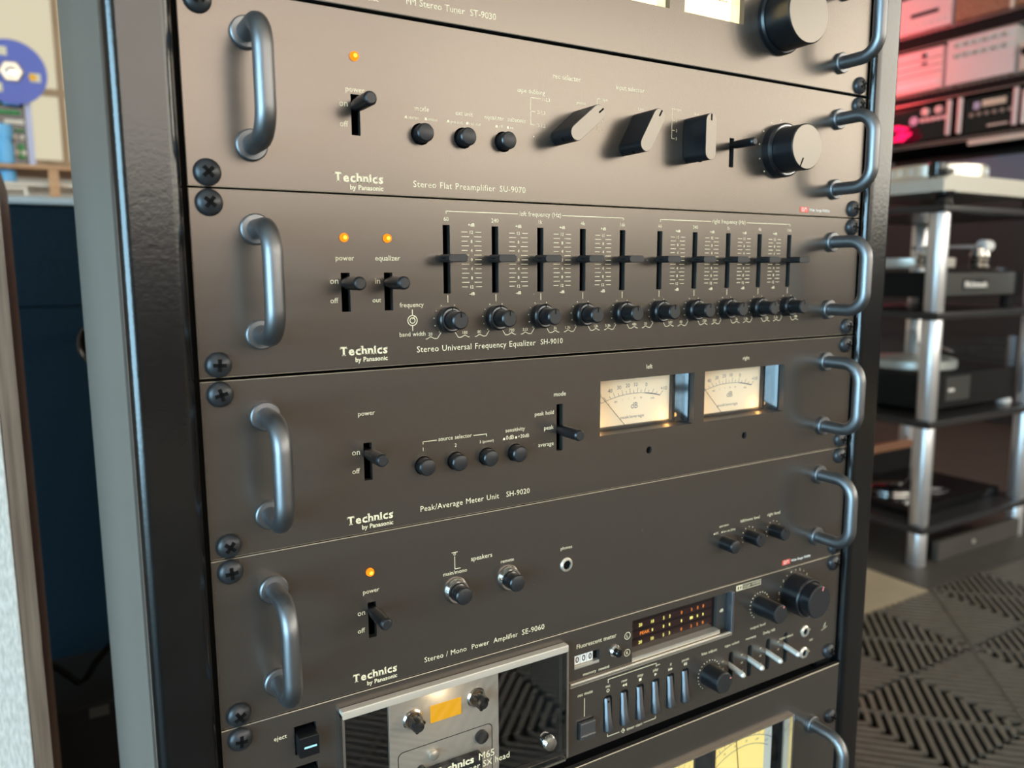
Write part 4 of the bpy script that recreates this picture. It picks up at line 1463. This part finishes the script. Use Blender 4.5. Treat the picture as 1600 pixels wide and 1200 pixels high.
# ------------------------------------------------------------------ right background: pole stand with turntables
st = thing('pole_stand', 'four tier black shelf stand on polished silver poles', 'stand', (2790, 1380, FLZ))
SXA, SXB, SYA, SYB = 2450, 3170, 1098, 1640
TIER = [(1205, 1227), (855, 880), (490, 515), (122, 147)]
for a, b in TIER:
    put(st, 'shelf_board', MB().cbox(SXA, SXB, SYA, SYB, FLZ + a, FLZ + b, 5), 'shelf_black')
cz = [0, 122, 147, 490, 515, 855, 880, 1205]
for x, y in ((2492, 1139), (3130, 1139), (2492, 1600), (3130, 1600)):
    for a, b in ((0, 122), (147, 490), (515, 855), (880, 1205)):
        put(st, 'pole', MB().lathe([(30.5, a + .5), (31.5, a + 3), (31.5, b - 3), (30.5, b - .5)], x, y, FLZ, 28, 'z'), 'pole')


def zz(h):
    return FLZ + h


# top turntable
tt = thing('turntable', 'cream turntable with a strobe rimmed platter on the top tier of the stand', 'turntable', (2800, 1360, zz(1227)))
put(tt, 'plinth', MB().prism([(2520, zz(1278)), (3160, zz(1278)), (3160, zz(1335)), (2560, zz(1335)), (2520, zz(1318))], 1150, 1600), 'plinth')
for x, y in ((2560, 1170), (3120, 1170), (2560, 1570), (3120, 1570)):
    put(tt, 'foot', MB().lathe([(26, zz(1227.5)), (32, zz(1238)), (26, zz(1256)), (32, zz(1266)), (32, zz(1279))], x, y, 0, 20, 'z'), 'gloss_black')
pl_ = put(tt, 'platter', MB().lathe([(160, zz(1336)), (172, zz(1342)), (172, zz(1380)), (164, zz(1386))], 2790, 1350, 0, 56, 'z'), 'nickel')
for k in range(56):
    a = 2 * pi * k / 56
    put(pl_, 'strobe_dot', MB().box(-5, 5, -172.6, -170, -11, 11), 'white_dot' if k % 2 else 'nickel', (2790, 1350, zz(1361)), 'strobe%d' % (k % 2), True, (0, 0, a))
put(tt, 'arm_base', MB().lathe([(30, zz(1335)), (30, zz(1372)), (24, zz(1378))], 2560, 1200, 0, 24, 'z'), 'gloss_black')
put(tt, 'speed_key', MB().cbox(2534, 2580, 1152, 1190, zz(1336), zz(1352), 2), 'box_grey')
put(tt, 'tone_arm', MB().tube([(3030, 1540, zz(1385)), (3010, 1420, zz(1388)), (2950, 1320, zz(1384)), (2900, 1290, zz(1380))], 5, 8), 'rubber')
put(tt, 'arm_post', MB().lathe([(20, zz(1335)), (16, zz(1390))], 3030, 1540, 0, 16, 'z'), 'chrome')

# second tier: grey box with a nameplate, glass turntable on it
bx = thing('black_component', 'dark component with a silver script nameplate on the second tier of the stand', 'audio unit', (2780, 1350, zz(880)))
put(bx, 'case', MB().cbox(2530, 3100, 1172, 1560, zz(925), zz(1012), 4), 'rubber')
put(bx, 'front', MB().cbox(2540, 3040, 1164, 1173, zz(930), zz(1008), 3), 'box_grey')
put(bx, 'nameplate', MB().box(2700, 2855, 1161, 1165, zz(950), zz(988)), 'shelf_black', flat=True)
put(bx, 'nameplate_lettering', MB().text('McIntosh', 2708, zz(958), 2847, 22, 1160.6, bold=.03), 'print_white', flat=True, recalc=False)
for x in (2560, 3060):
    for y in (1200, 1520):
        put(bx, 'foot', MB().lathe([(22, zz(880.5)), (20, zz(926))], x, y, 0, 16, 'z'), 'rubber')
gt = thing('glass_turntable', 'clear plinth turntable with chrome posts on the nameplate component', 'turntable', (2780, 1350, zz(1012)))
put(gt, 'plinth', MB().cbox(2500, 3090, 1190, 1550, zz(1013), zz(1026), 3), 'acrylic')
put(gt, 'platter', MB().lathe([(150, zz(1028)), (152, zz(1032)), (152, zz(1058)), (148, zz(1062))], 2700, 1370, 0, 44, 'z'), 'bat_metal')
for x, y, h in ((2860, 1210, 70), (2930, 1230, 76), (2545, 1215, 70), (2990, 1480, 80)):
    put(gt, 'chrome_post', MB().lathe([(24, zz(1026)), (26, zz(1032)), (20, zz(1042)), (26, zz(1050)), (20, zz(1060)), (26, zz(1068)), (18, zz(1026 + h))], x, y, 0, 20, 'z'), 'chrome')
put(gt, 'tone_arm', MB().tube([(2480, 1215, zz(1092)), (2900, 1222, zz(1104))], 7, 12), 'silver_key')
put(gt, 'counterweight', MB().lathe([(20, -28), (22, -20), (22, 20), (20, 28)], 2930, 1222, zz(1105), 20, 'x'), 'white_dot')
put(gt, 'motor_pod', MB().lathe([(40, zz(1027)), (42, zz(1032)), (42, zz(1120)), (38, zz(1126))], 2515, 1420, 0, 24, 'z'), 'silver_key')

# third tier: black turntable under a clear cover
bt = thing('black_turntable', 'black turntable under a clear dust cover on the third tier of the stand', 'turntable', (2800, 1360, zz(515)))
put(bt, 'plinth', MB().cbox(2550, 3090, 1165, 1560, zz(535), zz(655), 5), 'rubber')
put(bt, 'front_plate', MB().box(2640, 2790, 1162, 1166, zz(560), zz(645)), 'box_grey', flat=True)
put(bt, 'small_label', MB().box(2655, 2690, 1160.5, 1162, zz(594), zz(604)), 'white_dot', flat=True)
for x, y in ((2575, 1185), (3070, 1185), (2575, 1535), (3070, 1535)):
    put(bt, 'foot', MB().lathe([(24, zz(515.5)), (26, zz(520)), (26, zz(534)), (20, zz(536))], x, y, 0, 16, 'z'), 'white_dot')
put(bt, 'platter', MB().lathe([(150, zz(660)), (154, zz(664)), (154, zz(690)), (148, zz(694))], 2740, 1360, 0, 44, 'z'), 'bat_metal')
mb = MB()
for q in ((2545, 3095, 1160, 1163), (2545, 3095, 1562, 1565), (2545, 2548, 1163, 1562), (3092, 3095, 1163, 1562)):
    mb.box(q[0], q[1], q[2], q[3], zz(656), zz(770))
mb.box(2545, 3095, 1160, 1565, zz(770), zz(773))
put(bt, 'dust_cover', mb, 'acrylic', flat=True)
put(bt, 'tone_arm', MB().tube([(3040, 1520, zz(715)), (3000, 1400, zz(718)), (2900, 1300, zz(712))], 5, 8), 'chrome')

# bottom tier
wbz = zz(147)
bd = single('wooden_bar', MB().cbox(2560, 3060, 1524, 1556, wbz + 131, wbz + 165, 8), 'wood_bar', 'reddish wooden bar lying on the plinth on the lowest tier of the stand', 'bar')
lp = thing('unfinished_turntable', 'low black turntable with a chrome edged platter on the lowest tier', 'turntable', (2780, 1360, wbz))
put(lp, 'plinth', MB().cbox(2540, 3080, 1178, 1560, wbz + .5, wbz + 40, 4), 'gloss_black')
put(lp, 'platter', MB().lathe([(118, wbz + 42), (120, wbz + 46), (120, wbz + 60), (116, wbz + 62)], 2700, 1405, 0, 44, 'z'), 'gloss_black')
put(lp, 'platter_rim', MB().ring(118, 122, 44, 50, 2700, 1405, wbz, 48, axis='z'), 'chrome')
put(lp, 'arm_block', MB().cbox(2560, 3060, 1528, 1556, wbz + 40, wbz + 130, 5), 'rubber')
cl = MB()
put_pts = [(2740 + 70 * cos(t), 1232 + 32 * sin(t), wbz + 46 + 8 * (1 + sin(t * .5))) for t in [2 * pi * k / 40 * 1.4 for k in range(41)]]
single('coiled_wire', cl.tube(put_pts, 2.2, 6), 'silver_key', 'loose coil of thin grey wire on the lowest tier', 'wire')
sk = single('floor_plank', MB().cbox(2580, 3300, 1112, 1136, zz(0.5), zz(70), 3), 'mat_grey', 'dark plank with a bright screw standing on edge under the stand', 'plank')
put(sk, 'screw_head', MB().lathe([(9, 1112), (9, 1108), (4, 1106)], 2800, 0, zz(36), 14), 'nickel')
# pale cabinet fronts behind the stand
pf = thing('pale_cabinet', 'blue grey cabinet fronts behind the stand, below the component shelves', 'cabinet', (5500, 2300, FLZ))
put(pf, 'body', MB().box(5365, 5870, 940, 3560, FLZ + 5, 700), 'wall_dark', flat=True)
for k in range(4):
    put(pf, 'door', MB().cbox(5348, 5365, 945 + 650 * k, 945 + 650 * (k + 1) - 14, FLZ + 60, 470, 4), 'wall_dark')
    put(pf, 'upper_door', MB().cbox(5348, 5365, 945 + 650 * k, 945 + 650 * (k + 1) - 14, 482, 690, 4), 'pale_panel')

# ------------------------------------------------------------------ right background: wire shelving with components
XF = 5300
ws = thing('wire_shelving', 'tall wire shelving along the right wall holding rows of components', 'shelving', (5550, 2300, FLZ))
LV = [(808, 838), (1105, 1176), (1477, 1577), (1905, 1990)]
for z0, z1 in LV:
    put(ws, 'shelf_tray', MB().box(XF + 4, 5900, 900, 3600, z0, z1 - 12), 'rubber', flat=True)
    sb = put(ws, 'shelf_rim', MB().box(XF - 4, XF + 4, 900, 3600, z1 - 12, z1 - 6).box(XF - 4, XF + 4, 900, 3600, z0, z0 + 6), 'wire', flat=True)
    for k in range(66):
        y = 915 + 40 * k
        put(sb, 'wire_bend', MB().tube([(-7, -16, -12), (-7, 0, 0), (-7, 16, -12)], 5, 6), 'wire', (XF, y, z1 - 4), 'wirebend')
for x in (XF + 30, 5890):
    for y in (910, 3590):
        put(ws, 'post', MB().lathe([(15, FLZ), (15, 2100)], x, y, 0, 10, 'z'), 'wire')


def comp(label, y0, y1, z0, h, mat, name='stereo_component', cat='audio unit', group='components on the wire shelving'):
    t = thing(name, label, cat, (XF + 150, (y0 + y1) / 2, z0), group)
    put(t, 'case', MB().cbox(XF + 14, XF + 330, y0, y1, z0 + 12, z0 + h, 4), 'rubber' if mat == 'gloss_black' else mat)
    put(t, 'front', MB().cbox(XF + 2, XF + 16, y0, y1, z0 + 12, z0 + h, 3), mat)
    for y in (y0 + 40, y1 - 40):
        for x in (XF + 50, XF + 290):
            put(t, 'foot', MB().lathe([(16, z0 + .5), (16, z0 + 13)], x, y, 0, 10, 'z'), 'rubber')
    return t


def fk(t, y, z, r, p=18, mat='nickel', name='knob'):
    put(t, name, MB().lathe([(r, XF + 2), (r, XF + 2 - p), (r - 2, XF - p)], 0, y, z, 16, 'x'), mat)


c1 = comp('silver amplifier with two rows of six round knobs on the middle wire shelf', 2413, 2851, 1176, 300, 'silver_unit')
for r_ in range(2):
    for k in range(6):
        fk(c1, 2470 + 62 * k, 1430 - 66 * r_, 15, 20, 'chrome')
put(c1, 'seam', MB().box(XF + .5, XF + 2.2, 2418, 2846, 1286, 1290), 'silver_pink_lit', flat=True)
c2 = comp('pink lit silver receiver face with a dark centre dial on the middle wire shelf', 2878, 3310, 1176, 285, 'silver_pink_lit')
for z in (1395, 1345, 1300):
    put(c2, 'seam', MB().box(XF + .5, XF + 2.4, 2884, 3305, z, z + 5), 'dark_plastic', flat=True)
put(c2, 'dial_window', MB().box(XF - 1, XF + 2.4, 2985, 3030, 1360, 1376), 'hole', flat=True)
put(c2, 'pale_strip', MB().cbox(XF - 6, XF + 3, 2900, 3220, 1222, 1250, 3), 'white_dot')
fk(c2, 3008, 1420, 16, 14, 'dark_plastic')
c3 = comp('red lit silver player with a dark slot on the upper wire shelf', 2840, 3270, 1577, 250, 'silver_pink_lit')
put(c3, 'disc_slot', MB().box(XF - 1, XF + 2.4, 2930, 3130, 1690, 1716), 'hole', flat=True)
for k in range(6):
    fk(c3, 2885 + 50 * k, 1630, 11, 10, 'silver_unit')
c4 = comp('black receiver with two pink knobs over five ring buttons on the low wire shelf', 2812, 3270, 838, 240, 'gloss_black')
for y, z in ((2968, 1040), (2872, 1040)):
    fk(c4, y, z, 26, 24, 'silver_pink_lit')
for k in range(5):
    put(c4, 'ring_button', MB().lathe([(15, XF), (15, XF - 14), (9, XF - 15)], 0, 2838 + 38 * k, 985, 14, 'x'), 'silver_pink_lit')
put(c4, 'blue_lamp', MB().lathe([(30, XF), (30, XF - 4)], 0, 3055, 992, 20, 'x'), 'lavender')
put(c4, 'rack_handle', MB().lathe([(14, 860), (16, 866), (16, 1080), (14, 1086)], XF - 20, 2796, 0, 12, 'z'), 'silver_pink_lit')
c5 = comp('black receiver with a pale dial between two upright handles on the low wire shelf', 2366, 2738, 838, 240, 'gloss_black')
for y in (2722, 2372):
    put(c5, 'rack_handle', MB().lathe([(14, 860), (16, 866), (16, 1080), (14, 1086)], XF - 20, y, 0, 12, 'z'), 'silver_pink_lit')
put(c5, 'dial_window', MB().box(XF - 1, XF + 2.4, 2440, 2590, 1010, 1050), 'reel_window', flat=True)
put(c5, 'lamp_window', MB().box(XF - 1, XF + 2.4, 2605, 2645, 1000, 1045), 'lavender', flat=True)
for k in range(6):
    fk(c5, 2410 + 48 * k, 965, 14, 14, 'wire')
put(c5, 'lower_strip', MB().box(XF - 1, XF + 2.4, 2420, 2550, 880, 892), 'cream', flat=True)
c6 = comp('cream faced component at the right end of the middle wire shelf', 1960, 2385, 1176, 180, 'cream')
fk(c6, 2345, 1300, 26, 18, 'rubber')
c7 = comp('tall amber brown cabinet on the upper wire shelf', 2190, 2815, 1577, 280, 'wood_bar')
put(c7, 'pale_post', MB().box(XF - 8, XF + 2, 2440, 2462, 1580, 1850), 'cream', flat=True)
c8 = comp('black unit with a slim handle at the right end of the low wire shelf', 1920, 2340, 838, 230, 'gloss_black')
put(c8, 'rack_handle', MB().lathe([(14, 860), (16, 866), (16, 1060), (14, 1066)], XF - 20, 2318, 0, 12, 'z'), 'silver_unit')
pb = single('pale_board', MB().cbox(XF - 30, XF - 8, 1200, 2650, 770, 806, 3), 'cream', 'pale board lying under the front edge of the low wire shelf', 'board')
# red neon lamp that tints the left end of the shelving
nl = thing('neon_lamp', 'small red neon lamp glowing on the low wire shelf beside the rack edge', 'lamp', (XF - 70, 3110, 838))
put(nl, 'neon_tube', MB().tube([(XF - 66, 3240, 950), (XF - 66, 3130, 950), (XF - 66, 3060, 940), (XF - 66, 3130, 905), (XF - 66, 3040, 895), (XF - 66, 3090, 872), (XF - 66, 3240, 872)], 18, 10), 'neon')
put(nl, 'stand', MB().cbox(XF - 84, XF - 44, 3100, 3220, 838.5, 855, 2), 'rubber')
put(nl, 'bracket', MB().box(XF - 60, XF - 13.5, 3150, 3190, 838.5, 846), 'rubber', flat=True)
ld = bpy.data.lights.new('neon_light', 'POINT')
ld.energy = 27
ld.color = (1.0, .06, .08)
ld.shadow_soft_size = .15
lo = bpy.data.objects.new('neon_light', ld)
COL.objects.link(lo)
lo.location = ((XF - 450) / 1000, 3.5, (1330 + ZF) / 1000)
